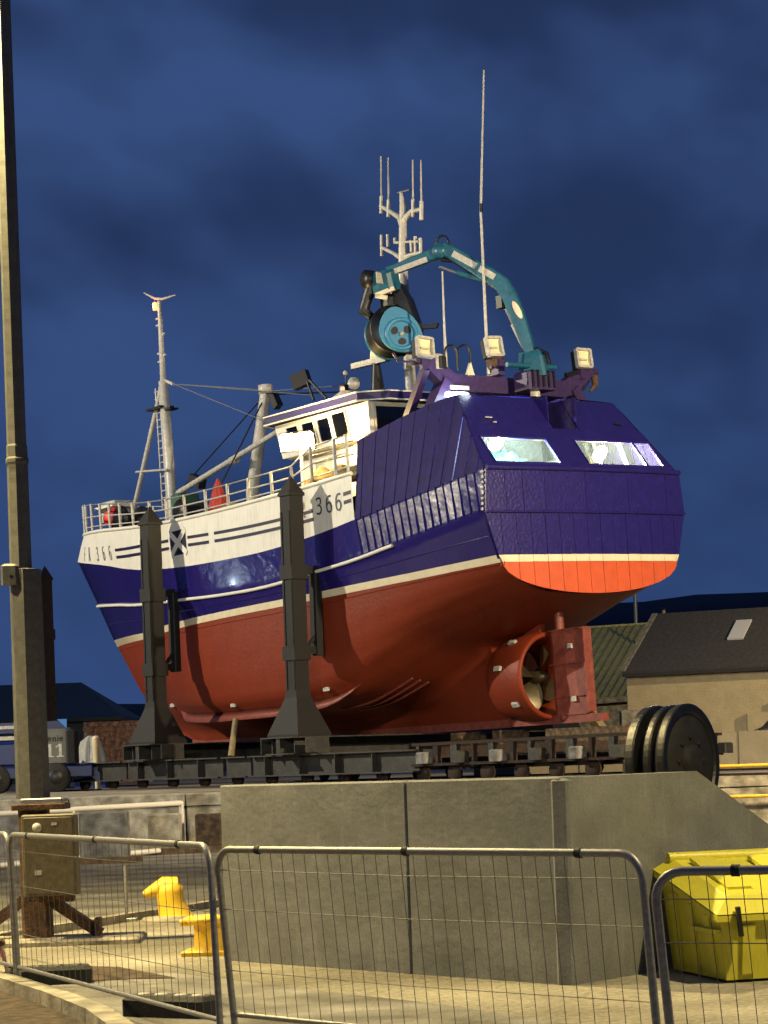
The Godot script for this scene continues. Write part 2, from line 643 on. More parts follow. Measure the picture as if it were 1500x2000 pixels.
func flood_mast(label: String, where: Vector3, h: float, target: Vector3, c: Color, e: float, angle: float):
	var o := thing("flood_mast", label, "lamp post", where)
	part(o, "base_plate", mb().cbox(Vector3(0, 0.06, 0), Vector3(0.8, 0.12, 0.8), 0.03), M.grey_concrete)
	lamp_column(o, h, 0.2, 0.1)
	var t := target - where
	var dir := Vector3(t.x, 0, t.z).normalized()
	var side := dir.cross(Vector3.UP)
	part(o, "cross_arm", mb().bar(Vector3(0, h, 0) - side * 0.8, Vector3(0, h, 0) + side * 0.8, 0.1, 0.1), M.column)
	var aim := (t - Vector3(0, h, 0)).normalized()
	var b := Basis.looking_at(aim)
	for s in [-0.55, 0.55]:
		var p: Vector3 = Vector3(0, h + 0.05, 0) + side * s + dir * 0.15
		var hd := part(o, "lamp_head", mb().box(p, Vector3(0.6, 0.5, 0.2), b), M.black)
		part(hd, "lens", mb().box(p + aim * 0.105, Vector3(0.5, 0.4, 0.02), b), M.street_lens)
	spot(o, where + Vector3(0, h + 0.05, 0) + dir * 0.15 + aim * 0.25, target, angle, c, e, 0.25)
	return o

func make_yard_lamps():
	# beside the boat's port bow: throws the cradle posts' shadows aft along the hull
	flood_mast("tall floodlight mast on the slip, off the boat's port side", Vector3(-39.0, 1.12, -53.2), 19.5, b2w(V(8, 3, 5)), Color(1.0, 0.95, 0.83), 1650.0, 30.0)
	# off the stern
	flood_mast("floodlight mast beyond the concrete wall, off the boat's stern", Vector3(15.0, 0.0, -37.0), 12.0, b2w(V(0, 0, 4.5)), Color(1.0, 0.9, 0.72), 620.0, 62.0)
	# cooler fill from the road on the port side
	flood_mast("floodlight mast across the road, aimed at the boat's port side", Vector3(-20.0, 0.0, 2.0), 14.0, b2w(V(8, 3, 4)), Color(0.9, 0.95, 1.0), 800.0, 13.0)
	# by the houses
	flood_mast("floodlight mast in the yard by the cream house", Vector3(33.0, 1.12, -66.0), 13.0, Vector3(13, 3, -98), Color(1.0, 0.88, 0.62), 1150.0, 45.0)
	# street lamps by the road
	street_lamp("street lamp beside the road past the yellow bin", Vector3(7.4, 0, -12.5), 9.5, Vector3(-1, 0, 0.1), 130.0)
	street_lamp("street lamp on the kerb left of the mesh fence", Vector3(-12.5, 0, -20.0), 10.0, Vector3(1, 0, 0.1), 300.0)

func street_lamp(label: String, where: Vector3, h: float, arm: Vector3, e: float):
	var o := thing("street_lamp", label, "lamp post", where, 0, "street lamps along the road")
	lamp_column(o, h, 0.11, 0.06)
	var a := arm.normalized()
	part(o, "arm", mb().tube([Vector3(0, h - 0.05, 0), Vector3(0, h + 0.2, 0) + a * 0.5, Vector3(0, h + 0.25, 0) + a * 1.2], [0.045, 0.04, 0.035], 8), M.column)
	var p := Vector3(0, h + 0.2, 0) + a * 1.4
	var b := Basis.looking_at(a)
	var hd := part(o, "lamp_head", mb().cbox(p, Vector3(0.3, 0.16, 0.75), 0.03, b), M.galv)
	part(hd, "lens", mb().box(p - Vector3(0, 0.09, 0), Vector3(0.22, 0.02, 0.5), b), M.street_lens)
	spot(o, where + p - Vector3(0, 0.16, 0), where + p - Vector3(0, 5, 0) + a * 0.6, 62.0, Color(1.0, 0.9, 0.64), e, 0.12)

# ------------------------------------------------------------------ ground, platform, walls of the place
func sheet(b: MB, pts: Array, y: float):
	var c := Vector3.ZERO
	for p in pts:
		c += p
	c /= pts.size()
	c.y = y
	for i in pts.size():
		var p: Vector3 = pts[i]
		var q: Vector3 = pts[(i + 1) % pts.size()]
		b.tri(c, Vector3(q.x, y, q.z), Vector3(p.x, y, p.z))

func make_setting():
	var b := mb()
	b.quad(Vector3(-1500, 0, -2500), Vector3(1500, 0, -2500), Vector3(1500, 0, 60), Vector3(-1500, 0, 60))
	structure("ground", b, M.ground)
	# road beyond the kerb line
	b = mb()
	sheet(b, [Vector3(-5.4, 0, -18.4), Vector3(5.3, 0, -44.6), Vector3(-70, 0, -44.6), Vector3(-70, 0, -18.4)], 0.004)
	structure("road", b, M.asphalt)
	# grey road surface in the foreground
	b = mb()
	sheet(b, [on_y(330, 1900, 0), on_y(640, 1938, 0), on_y(860, 1962, 0), on_y(1090, 1998, 0), Vector3(4, 0, -9), Vector3(4, 0, 2), Vector3(-1.0, 0, 2), on_y(330, 2080, 0), on_y(150, 1960, 0), on_y(60, 1932, 0), on_y(160, 1915, 0)], 0.004)
	structure("pavement", b, M.patch)
	# kerbs: stone by stone
	var kerb := mb()
	var stones := Node3D.new()
	stones.name = "kerb"
	stones.set_meta("kind", "structure")
	add_child(stones)
	var p0 := Vector3(-5.4, 0, -18.4)
	var dk := Vector3(10.7, 0, -26.2).normalized()
	for i in 30:
		var a := p0 + dk * (i * 0.92)
		part(stones, "kerb_stone", mb().bar(a + Vector3(0, 0.03, 0), a + dk * 0.905 + Vector3(0, 0.03, 0), 0.14, 0.1 + rng.randf() * 0.01), M.pale_concrete)
	var line := [on_y(-260, 1875, 0), on_y(-120, 1895, 0), on_y(0, 1930, 0), on_y(100, 1962, 0), on_y(190, 2000, 0), on_y(270, 2060, 0), on_y(330, 2130, 0)]
	for i in line.size() - 1:
		var a: Vector3 = line[i]
		var c: Vector3 = line[i + 1]
		for k in 2:
			var s := a.lerp(c, k * 0.5)
			var e := a.lerp(c, k * 0.5 + 0.49)
			part(stones, "kerb_stone", mb().bar(s + Vector3(0, 0.04, 0), e + Vector3(0, 0.04, 0), 0.15, 0.13 + rng.randf() * 0.01), M.pale_concrete)
	b = mb()
	sheet(b, [line[0] + Vector3(-4, 0, 2), line[0], line[1], line[2], line[3], line[4], line[5], line[6], Vector3(-1.0, 0, 0), Vector3(-5, 0, 0)], 0.008)
	structure("carriageway", b, M.dirt)
	b = mb()
	sheet(b, [on_y(120, 1888, 0), on_y(230, 1890, 0), on_y(345, 1912, 0), on_y(250, 1914, 0), on_y(150, 1920, 0), on_y(125, 1905, 0)], 0.009)
	var dirt := structure("dirt_patch", b, M.dirt)
	dirt.set_meta("kind", "stuff")
	tag(dirt, "rust brown dirt spilled by the rubber fence foot", "dirt")
	# the slip platform with its block front
	b = mb()
	b.box(Vector3(0, 0.56 - 0.0, -546), Vector3(2000, 1.12, 1000))
	structure("slip_platform", b, M.ground)
	var front := Node3D.new()
	front.name = "platform_edge"
	front.set_meta("kind", "structure")
	add_child(front)
	var x := -14.0
	while x < 14.0:
		var w := 1.5 + rng.randf() * 0.9
		var pick: Array = [M.pale_concrete, M.pale_concrete, M.pale_concrete, M.grey_concrete]
		part(front, "block", mb().cbox(Vector3(x + w / 2, 0.44, -45.8), Vector3(w - 0.03, 0.88, 0.34 + rng.randf() * 0.1), 0.03), pick[rng.randi() % 4])
		part(front, "coping", mb().cbox(Vector3(x + w / 2, 1.01, -45.82), Vector3(w - 0.02, 0.24, 0.5), 0.02), M.pale_concrete)
		x += w

# ------------------------------------------------------------------ the boat
const LS := [0.0, 1.5, 2.9, 3.0, 4.5, 6.0, 8.0, 10.0, 12.0, 14.0, 16.0]
const QS := [0.2, 0.4, 0.6, 0.78, 0.91, 1.0]
const STEM := [[0.0, 15.9], [0.67, 16.6], [1.2, 18.1], [1.6, 18.6], [2.37, 19.3], [3.72, 20.33], [5.0, 21.15], [6.45, 21.92], [6.6, 21.98], [6.8, 21.9], [7.15, 21.3]]
# below the stripe, per station: [p, h] from the stripe's lower edge to the keel
const LOW := [
	[[2.8, 3.9], [2.65, 3.7], [2.35, 3.5], [1.9, 3.33], [1.4, 3.23], [0.9, 3.19], [0.5, 3.17], [0.2, 3.17], [0.0, 3.17]],
	[[2.98, 3.85], [2.9, 3.6], [2.7, 3.3], [2.3, 3.05], [1.75, 2.9], [1.15, 2.8], [0.6, 2.74], [0.2, 2.72], [0.0, 2.72]],
	[[3.1, 3.8], [3.05, 3.42], [2.9, 3.05], [2.6, 2.72], [2.05, 2.48], [1.4, 2.34], [0.8, 2.28], [0.3, 2.25], [0.0, 2.25]],
	[[3.11, 3.8], [3.06, 3.4], [2.92, 3.02], [2.62, 2.7], [2.08, 2.45], [1.4, 2.3], [0.6, 2.1], [0.42, 1.3], [0.1, 0.4]],
	[[3.2, 3.76], [3.18, 3.2], [3.1, 2.65], [2.9, 2.2], [2.45, 1.85], [1.7, 1.65], [0.8, 1.45], [0.45, 1.0], [0.12, 0.42]],
	[[3.27, 3.72], [3.27, 3.0], [3.22, 2.3], [3.1, 1.72], [2.75, 1.3], [1.9, 1.15], [0.85, 1.05], [0.35, 0.85], [0.13, 0.44]],
	[[3.3, 3.68], [3.32, 2.9], [3.3, 2.1], [3.2, 1.5], [2.85, 1.17], [1.9, 1.05], [0.8, 0.95], [0.3, 0.8], [0.13, 0.46]],
	[[3.28, 3.65], [3.3, 2.9], [3.26, 2.1], [3.14, 1.5], [2.8, 1.17], [1.85, 1.05], [0.8, 0.95], [0.3, 0.8], [0.13, 0.5]],
	[[3.1, 3.62], [3.1, 2.9], [3.02, 2.15], [2.85, 1.55], [2.45, 1.2], [1.6, 1.07], [0.7, 0.98], [0.28, 0.82], [0.13, 0.53]],
	[[2.6, 3.6], [2.52, 2.9], [2.35, 2.2], [2.1, 1.65], [1.7, 1.3], [1.1, 1.12], [0.55, 1.02], [0.25, 0.85], [0.13, 0.57]],
	[[1.85, 3.6], [1.7, 2.95], [1.45, 2.3], [1.15, 1.8], [0.85, 1.45], [0.55, 1.22], [0.35, 1.08], [0.2, 0.9], [0.12, 0.6]]]
const LOW_END := [3.7, 3.0, 2.4, 1.95, 1.6, 1.35, 1.15, 0.95, 0.67]
const W_S := [2.87, 3.02, 3.14, 3.145, 3.23, 3.3, 3.33, 3.31, 3.13, 2.65, 1.92]      # stripe top
const W_K := [3.2, 3.27, 3.31, 3.312, 3.36, 3.4, 3.42, 3.42, 3.28, 2.86, 2.2]        # rubbing strake
const W_W := [3.12, 3.2, 3.26, 3.265, 3.33, 3.38, 3.42, 3.42, 3.33, 3.04, 2.45]      # foot of the white bulwark
const W_T := [3.08, 3.18, 3.25, 3.255, 3.32, 3.37, 3.42, 3.42, 3.36, 3.12, 2.6]      # bulwark top
const H_K := [5.03, 4.86, 4.68, 4.67, 4.48, 4.36, 4.22, 4.22, 4.3, 4.4, 4.55]
const H_W := [6.0, 5.82, 5.65, 5.64, 5.43, 5.25, 5.11, 5.1, 5.16, 5.32, 5.58]
const H_T := [6.6, 6.6, 6.6, 6.6, 6.54, 6.46, 6.4, 6.37, 6.39, 6.5, 6.68]
# levels: 0 bulwark top, 1 white foot, 2 strake, 3 stripe top, 4.. LOW
func ctrl(si: int, lv: int) -> Vector3:
	var i := mini(si, LS.size() - 1)
	var p: float
	var h: float
	match lv:
		0:
			p = W_T[i]; h = H_T[i]
		1:
			p = W_W[i]; h = H_W[i]
		2:
			p = W_K[i]; h = H_K[i]
		3:
			p = W_S[i]; h = LOW[i][0][1] + 0.17
		_:
			p = LOW[i][lv - 4][0]; h = LOW[i][lv - 4][1]
	if si < LS.size():
		return Vector3(LS[si], p, h)
	var q: float = QS[si - LS.size()]
	var he: float = [7.15, 6.45, 5.0, 3.87][lv] if lv < 4 else LOW_END[lv - 4]
	var hh := lerpf(h, he, pow(q, 0.9))
	var le := 16.0
	for k in STEM.size() - 1:
		if he >= STEM[k][1 - 1] and he <= STEM[k + 1][0]:
			le = lerpf(STEM[k][1], STEM[k + 1][1], (he - STEM[k][0]) / (STEM[k + 1][0] - STEM[k][0]))
	var full := 0.62 if lv < 2 else (0.72 if lv < 4 else 0.85)
	return Vector3(lerpf(16.0, le, q), maxf(p * pow(1.0 - q, full), 0.05), hh)

# smooth curve along a level, u in station units
func level_at(u: float, lv: int) -> Vector3:
	var n := LS.size() + QS.size() - 1
	var i := clampi(int(u), 0, n - 1)
	var f := u - i
	var a := ctrl(maxi(i - 1, 0), lv)
	var b := ctrl(i, lv)
	var c := ctrl(i + 1, lv)
	var d := ctrl(mini(i + 2, n), lv)
	# the deadwood's square after end stays sharp
	if lv >= 9 and (i == 2 or i == 1 or i == 3):
		return b.lerp(c, f)
	var m1 := (c - a) * ((c.x - b.x) / maxf(c.x - a.x, 0.01)) if i > 0 else c - b
	var m2 := (d - b) * ((c.x - b.x) / maxf(d.x - b.x, 0.01)) if i + 2 <= n else c - b
	var f2 := f * f
	var f3 := f2 * f
	return b * (2 * f3 - 3 * f2 + 1) + m1 * (f3 - 2 * f2 + f) + c * (-2 * f3 + 3 * f2) + m2 * (f3 - f2)

func u_of_l(l: float, lv: int) -> float:
	var lo := 0.0
	var hi := float(LS.size() + QS.size() - 1)
	for k in 40:
		var mid := (lo + hi) / 2
		if level_at(mid, lv).x < l:
			lo = mid
		else:
			hi = mid
	return lo

func lv3(u: float, lv: float, side: float, out := 0.0) -> Vector3:
	var k := int(lv)
	var f := lv - k
	var a := level_at(u, k)
	var b := level_at(u, mini(k + 1, 12)) if f > 0.0 else a
	var c := a.lerp(b, f)
	return V(c.x, side * (c.y + out), c.z)

func hull_rows(u0: float, u1: float, lva: float, lvb: float, nu: int, nv: int, side: float, out := 0.0) -> Array:
	var rows := []
	for j in nv + 1:
		var row := []
		for i in nu + 1:
			row.append(lv3(lerpf(u0, u1, float(i) / nu), lerpf(lva, lvb, float(j) / nv), side, out))
		if side < 0:
			row.reverse()
		rows.append(row)
	return rows

const UMAX := 16.0
var BLUE := Color(0.018, 0.011, 0.135).linear_to_srgb()
func make_boat():
	boat = on_boat("fishing_boat", "blue, white and red wooden fishing boat standing high on the slip cradle", "boat")
	var ua := u_of_l(4.45, 1)
	var ut := u_of_l(4.45, 0)
	# hull skins
	var b := mb()
	for s in [1.0, -1.0]:
		for j in 1:
			var r0 := []
			var r1 := []
			var n := 64
			for i in n + 1:
				r0.append(lv3(lerpf(ut, UMAX, float(i) / n), 0, s))
				r1.append(lv3(lerpf(ua, UMAX, float(i) / n), 1, s))
			var mid := []
			for i in n + 1:
				mid.append((r0[i] + r1[i]) * 0.5 + Vector3(-s * 0.015, 0, 0))
			if s < 0:
				r0.reverse()
				r1.reverse()
				mid.reverse()
			b.loft([r0, mid, r1])
	part(boat, "bulwark", b, M.white)
	b = mb()
	for s in [1.0, -1.0]:
		b.loft(hull_rows(0, UMAX, 1, 2, 80, 4, s))
		b.loft(hull_rows(0, UMAX, 2, 3, 80, 3, s))
	part(boat, "topsides", b, M.blue_side)
	b = mb()
	for s in [1.0, -1.0]:
		b.loft(hull_rows(0, UMAX, 3, 4, 80, 1, s, 0.004))
	part(boat, "boot_stripe", b, M.cream)
	b = mb()
	for s in [1.0, -1.0]:
		b.loft(hull_rows(0, UMAX, 4, 12, 96, 24, s))
	part(boat, "hull_bottom", b, M.red)
	# keel shoe and stem bar
	b = mb()
	var kp := []
	for i in 30:
		kp.append(lv3(lerpf(3.0, UMAX, i / 29.0), 12, 1))
	for i in kp.size() - 1:
		var a: Vector3 = kp[i]
		var c: Vector3 = kp[i + 1]
		b.bar(Vector3(0, a.y - 0.06, a.z), Vector3(0, c.y - 0.06, c.z), 0.3, 0.2)
	b.bar(V(-0.1, 0, 0.3), V(3.1, 0, 0.34), 0.22, 0.18)
	part(boat, "keel", b, M.keel_red)
	# paler red strip along the turn of the bilge
	for s in [1.0, -1.0]:
		var up_ := []
		var lo_ := []
		for i in 25:
			var q := lv3(lerpf(4.6, 9.9, i / 24.0), 7.75, s)
			var k := sin(PI * clampf(i / 24.0, 0.0, 1.0))
			up_.append(q + Vector3(s * 0.03, 0.02, 0))
			lo_.append(q + Vector3(-s * 0.17, -0.24, 0) * minf(1.0, k * 3.0))
		var lo2 := []
		for q in lo_:
			lo2.append(q + Vector3(s * 0.03, -0.02, 0))
		part(boat, "bilge_strip", mb().loft([up_, lo_, lo2, up_]), M.keel_red)
	# rubbing strake, port and starboard
	for s in [1.0, -1.0]:
		var pts := []
		var u3 := u_of_l(3.1, 2)
		for i in 50:
			pts.append(lv3(lerpf(u3, UMAX, i / 49.0), 2, s, 0.03))
		part(boat, "rubbing_strake", mb().tube(pts, 0.045, 6), M.white)
		pts = []
		for i in 50:
			pts.append(lv3(lerpf(ut, UMAX, i / 49.0), 0, s, 0.0))
		part(boat, "cap_rail", mb().tube(pts, 0.05, 6), M.white)
		# painted double line along the white bulwark
	for s in [1.0, -1.0]:
		for lv in [4.18, 2.55]:
			var pts := []
			for i in 60:
				pts.append(lv3(lerpf(0.05, UMAX, i / 59.0), lv, s, 0.003))
			part(boat, "plank_seam", mb().tube(pts, 0.013, 4), M.red if lv > 4.0 else M.blue_side)
	painted_lines()
	# anodes
	for a in [[885, 1640], [640, 1356], [460, 1391], [338, 1392]]:
		if a[1] > 1500:
			continue
		var best := 0.0
		var bd := 1e9
		var lv := 7.3
		for i in 200:
			var u := i * 0.08
			var q := b2w(lv3(u, lv, 1))
			var pr := w2px(q)
			if absf(pr.x - a[0]) < bd:
				bd = absf(pr.x - a[0])
				best = u
		var q0 := lv3(best, lv, 1, 0.02)
		part(boat, "anode", mb().cbox(q0, Vector3(0.07, 0.1, 0.22), 0.02), M.zinc)
	make_stern()
	make_shelter()
	make_wheelhouse()
	make_rails()
	make_masts()
	make_crane()
	make_deck_things()

func w2px(p: Vector3) -> Vector2:
	var d := -p.z
	var u := p.x / d * FPX
	var v := (p.y - EYE) / d * FPX
	return Vector2(PX0 + u * cos(ROLL) - v * sin(ROLL), PY0 - u * sin(ROLL) - v * cos(ROLL))

func bulwark_at(l: float, h: float, out := 0.012) -> Vector3:
	var u := u_of_l(l, 0)
	var a := level_at(u, 0)
	var u1 := u_of_l(l, 1)
	var c := level_at(u1, 1)
	var t := clampf((a.z - h) / (a.z - c.z), 0, 1)
	var q := a.lerp(c, t)
	return V(l, q.y + out + 0.03 * t * (1 - t), h)

func painted_lines():
	# two dark lines on the white bulwark, broken by the badge and the number
	for seg in [[16.35, 12.35], [11.35, 10.35], [10.1, 5.95]]:
		for dh in [0.1, -0.1]:
			var b := mb()
			var n := 14
			var rows := [[], []]
			for i in n + 1:
				var l := lerpf(seg[0], seg[1], float(i) / n)
				var h0 = line_h(l) + dh
				rows[0].append(bulwark_at(l, h0 + 0.04))
				rows[1].append(bulwark_at(l, h0 - 0.04))
			b.loft(rows)
			part(boat, "painted_line", b, M.navy_paint)
	for dh in [0.1, -0.1]:
		part(boat, "painted_line", mb().loft([[bulwark_at(4.78, 5.98 + dh + 0.045), bulwark_at(4.5, 6.0 + dh + 0.045)], [bulwark_at(4.78, 5.98 + dh - 0.045), bulwark_at(4.5, 6.0 + dh - 0.045)]]), M.navy_paint)
	# badge: white saltire on a blue shield
	var c := 11.85
	var hc := line_h(c)
	var bb := mb()
	bb.loft([[bulwark_at(c + 0.42, hc + 0.32), bulwark_at(c - 0.42, hc + 0.32)], [bulwark_at(c + 0.42, hc - 0.32), bulwark_at(c - 0.42, hc - 0.32)]])
	var sh := part(boat, "badge", bb, M.navy_paint)
	for s in [1.0, -1.0]:
		var p0 := bulwark_at(c + 0.42, hc + 0.32 * s, 0.02)
		var p1 := bulwark_at(c - 0.42, hc - 0.32 * s, 0.02)
		part(sh, "saltire_bar", mb().bar(p0, p1, 0.012, 0.15, Vector3(0, 1, s).normalized()), M.white)
	# registration, letter by letter, following the plating
	var word := "FR 366"
	var ls := [19.75, 19.1, 0.0, 18.15, 17.5, 16.85]
	for i in 6:
		if word[i] != " ":
			letter(word[i], ls[i], line_h(ls[i]) + 0.03, 0.4, M.letter)
	word = "FR-366"
	ls = [6.85, 6.38, 6.03, 5.7, 5.33, 4.98]
	for i in 6:
		letter(word[i], ls[i], 5.92, 0.42, M.letter_red if i < 2 else (M.letter if i == 2 else M.letter_dark))

func line_h(l: float) -> float:
	if l < 12.0:
		return lerpf(5.78, 5.8, (l - 5.0) / 7.0) - 0.1 * sin((l - 5.0) / 7.0 * PI)
	return 5.8 + 0.75 * pow((l - 12.0) / 9.0, 1.6)

func letter(c: String, l: float, h: float, size: float, m: Material):
	var p := bulwark_at(l, h, 0.02)
	var q := bulwark_at(l - 0.2, h, 0.02)
	var q2 := bulwark_at(l + 0.2, h, 0.02)
	var x := (q - q2).normalized()
	var y := (bulwark_at(l, h + 0.2, 0.02) - bulwark_at(l, h - 0.2, 0.02)).normalized()
	var z := x.cross(y).normalized()
	text_part(boat, "registration_mark", c, size, p, Basis(x, z.cross(x), z), m, 400, "Droid Sans", 0.8)

func tl(p: float) -> float:       # the transom is slightly rounded in plan
	return -0.05 - 0.14 * (1.0 - pow(p / 3.1, 2.0))

func thalf(h: float) -> float:
	if h >= 5.03:
		return lerpf(3.2, 3.1, (h - 5.03) / 0.97)
	if h >= 3.9:
		return lerpf(2.8, 3.2, pow((h - 3.9) / 1.13, 0.75))
	var k := clampf((3.9 - h) / 0.74, 0, 1)
	return 2.8 * sqrt(1.0 - k * k)

func tbottom(p: float) -> float:
	return 3.9 - 0.74 * sqrt(maxf(0.0, 1.0 - pow(p / 2.8, 2.0)))

# one upright board of the transom between p0 and p1, h0 and h1, cut to the outline
func stern_board(parent: Node, called: String, p0: float, p1: float, h0: float, h1: float, m: Material, proud: float):
	var ring := []
	var n := 4
	if h0 < 3.85:
		for i in n + 1:
			var p := lerpf(p0, p1, float(i) / n)
			p = clampf(p, -2.79, 2.79)
			ring.append(Vector2(p, tbottom(p)))
		ring.append(Vector2(clampf(p1, -2.8, 2.8), h1))
		ring.append(Vector2(clampf(p0, -2.8, 2.8), h1))
	else:
		for hh in [h0, h1]:
			for k in 2:
				var f := float(k) if hh == h0 else 1.0 - k
				var p := lerpf(p0, p1, f)
				ring.append(Vector2(clampf(p, -thalf(hh), thalf(hh)), hh))
	var b := mb()
	var outer := []
	for v in ring:
		outer.append(V(tl(v.x) - proud, v.x, v.y))
	b.prism(outer, V(proud + 0.03, 0, 0))
	part(parent, called, b, m)

func make_stern():
	# backing of the transom
	var b := mb()
	var pts := []
	for i in 25:
		var p := lerpf(-2.78, 2.78, i / 24.0)
		pts.append(V(0.0, p, tbottom(p)))
	pts.append(V(0.0, 2.8, 3.98))
	pts.append(V(0.0, -2.8, 3.98))
	b.prism(pts, V(0.05, 0, 0))
	var tr := part(boat, "transom", b, M.red)
	pts = []
	for h in [3.98, 4.2, 4.6, 5.03, 6.0]:
		pts.append(V(0.0, thalf(h) - 0.01, h))
	for h in [6.0, 5.03, 4.6, 4.2, 3.98]:
		pts.append(V(0.0, -thalf(h) + 0.01, h))
	part(tr, "backing", mb().prism(pts, V(0.05, 0, 0)), M.blue)
	var n := 15
	for i in n:
		var p0 := -3.2 + 6.4 * i / n + 0.006
		var p1 := -3.2 + 6.4 * (i + 1) / n - 0.006
		var pr := 0.002 + 0.006 * rng.randf()
		if p1 > -2.8 and p0 < 2.8:
			stern_board(tr, "plank", p0, p1, 3.2, 3.895, M.orange, pr)
		stern_board(tr, "stripe_plank", p0, p1, 3.9, 4.06, M.cream, pr)
		stern_board(tr, "plank", p0, p1, 4.065, 5.02, M.blue_stern, pr)
	for q in [[-3.2, -2.55], [-2.55, -1.2], [-1.2, 0.2], [0.2, 1.45], [1.45, 2.1], [2.1, 2.6], [2.6, 3.2]]:
		stern_board(tr, "panel", q[0] + 0.006, q[1] - 0.006, 5.035, 5.99, M.blue_stern, 0.02 + 0.006 * rng.randf())
	# ledge over the transom and bead at its seam
	for hh in [[6.02, 0.1, 0.1], [5.03, 0.05, 0.05]]:
		var pp := []
		for i in 13:
			var p := lerpf(-thalf(hh[0]), thalf(hh[0]), i / 12.0)
			pp.append(V(tl(p) - 0.03, p, hh[0]))
		part(boat, "ledge", mb().tube(pp, hh[1] * 0.6, 6), M.blue_stern)
	# worn white scuffs along both corner edges (bare fittings)
	for s in [1.0, -1.0]:
		for i in 8:
			var h := 5.1 + i * 0.12
			part(boat, "bolt_cover", mb().cbox(V(0.02, s * (thalf(h) + 0.03), h), Vector3(0.04, 0.05 + 0.03 * rng.randf(), 0.06), 0.01), M.mast_white)
	# nozzle
	var ax := Vector3(0, 0, -1)
	b = mb().lathe(V(0, 0, 1.38), ax, [[1.62, 0.93], [1.58, 0.97], [1.6, 1.03], [1.66, 1.05], [2.0, 1.06], [2.6, 1.0], [2.9, 0.93], [2.95, 0.88], [2.88, 0.83], [2.5, 0.8], [2.1, 0.84], [1.62, 0.93]], 40)
	var nz := part(boat, "nozzle", b, M.red)
	for a in [[2.35, 0.25], [2.0, -0.62], [2.2, 0.95]]:
		var r := 1.06
		part(nz, "anode", mb().cbox(V(a[0], r * cos(a[1]), 1.38 + r * sin(a[1])), Vector3(0.08, 0.13, 0.26), 0.03, Basis(Vector3.FORWARD, a[1])), M.zinc)
	b = mb()
	b.bar(V(2.3, 0, 2.36), V(2.3, 0, 2.75), 0.16, 1.0, Vector3(0, 0, 1))
	part(nz, "head_box", b, M.red)
	# propeller
	b = mb().lathe(V(0, 0, 1.38), ax, [[1.75, 0.0], [1.8, 0.09], [1.95, 0.15], [2.35, 0.17], [3.1, 0.17]], 16)
	var pr := part(boat, "propeller", b, M.bronze)
	for k in 4:
		var a := TAU * k / 4 + 0.5
		var rad := Vector3(-cos(a), sin(a), 0)
		var tan_ := Vector3(sin(a), cos(a), 0)
		var rows := []
		for i in 7:
			var t := i / 6.0
			var r := lerpf(0.14, 0.78, t)
			var wd := 0.13 + 0.2 * sin(t * 2.3)
			var tw := lerpf(0.95, 0.45, t)
			var dv := tan_ * cos(tw) + Vector3(0, 0, -1) * sin(tw)
			rows.append([V(2.15, 0, 1.38) + rad * r - dv * wd, V(2.15, 0, 1.38) + rad * r, V(2.15, 0, 1.38) + rad * r + dv * wd])
		part(pr, "blade", mb().loft(rows), M.bronze)
	# rudder
	b = mb()
	var prof := [V(1.5, 0.05, 0), V(1.35, 0.13, 0), V(0.95, 0.13, 0), V(0.42, 0.07, 0), V(0.36, 0.075, 0), V(0.36, -0.075, 0), V(0.42, -0.07, 0), V(0.95, -0.13, 0), V(1.35, -0.13, 0), V(1.5, -0.05, 0)]
	var low := []
	for q in prof:
		low.append(q + Vector3(0, 0.42, 0))
	b.prism(low, Vector3(0, 2.02, 0))
	var rd := part(boat, "rudder", b, M.keel_red)
	for h in [0.42, 0.85, 1.62, 2.42]:
		part(rd, "rib", mb().box(V(0.93, 0, h), Vector3(0.285, 0.025, 1.12)), M.keel_red)
	part(rd, "trailing_edge", mb().box(V(0.33, 0, 1.42), Vector3(0.26, 1.95, 0.05)), M.keel_red)
	for h in [2.02, 0.78]:
		part(rd, "anode", mb().cbox(V(0.75, 0.15, h), Vector3(0.06, 0.12, 0.16), 0.02), M.zinc)
	part(rd, "rudder_stock", mb().tube([V(1.2, 0, 2.3), V(1.2, 0, 3.1)], 0.11, 10), M.keel_red)
	part(rd, "heel_bearing", mb().lathe(V(1.2, 0, 0.3), Vector3.UP, [[0, 0.0], [0, 0.15], [0.14, 0.15], [0.14, 0.0]], 12), M.keel_red)
	# exhaust and cooling grids under the quarter
	b = mb()
	for k in 3:
		var pa := []
		for i in 10:
			pa.append(lv3(lerpf(4.05, 5.6, i / 9.0), 8.9 + k * 0.28, 1, 0.02) + Vector3(0, -0.03, 0))
		b.tube(pa, 0.03, 5)
	part(boat, "cooling_pipes", b, M.keel_red)

# point on the shelter's after face (slopes forward as it rises)
const SH_TOP := 7.92
func af(p: float, h: float, out := 0.0) -> Vector3:
	return V((h - 6.05) * 0.737 - out, p, h + out * 0.6)

func af_half(h: float) -> float:
	return lerpf(3.08, 2.5, clampf((h - 6.05) / (SH_TOP - 6.05), 0, 1))

func casing_top(l: float) -> float:
	if l < 1.378:
		return 6.05 + l / 0.737
	return lerpf(SH_TOP, 7.3, pow((l - 1.378) / 3.05, 1.4))

func casing_half(l: float) -> float:
	return lerpf(2.5, 3.08, clampf((l - 1.378) / 3.04, 0.0, 1.0))

func face_panel(parent: Node, called: String, p0: float, p1: float, h0: float, h1: float, m: Material, clip0 := false, clip1 := false, out := 0.0):
	var a := p0 if not clip0 else -af_half(h0)
	var a2 := p0 if not clip0 else -af_half(h1)
	var c := p1 if not clip1 else af_half(h0)
	var c2 := p1 if not clip1 else af_half(h1)
	part(parent, called, mb().prism([af(a, h0, out), af(c, h0, out), af(c2, h1, out), af(a2, h1, out)], V(0.05, 0, -0.03)), m)

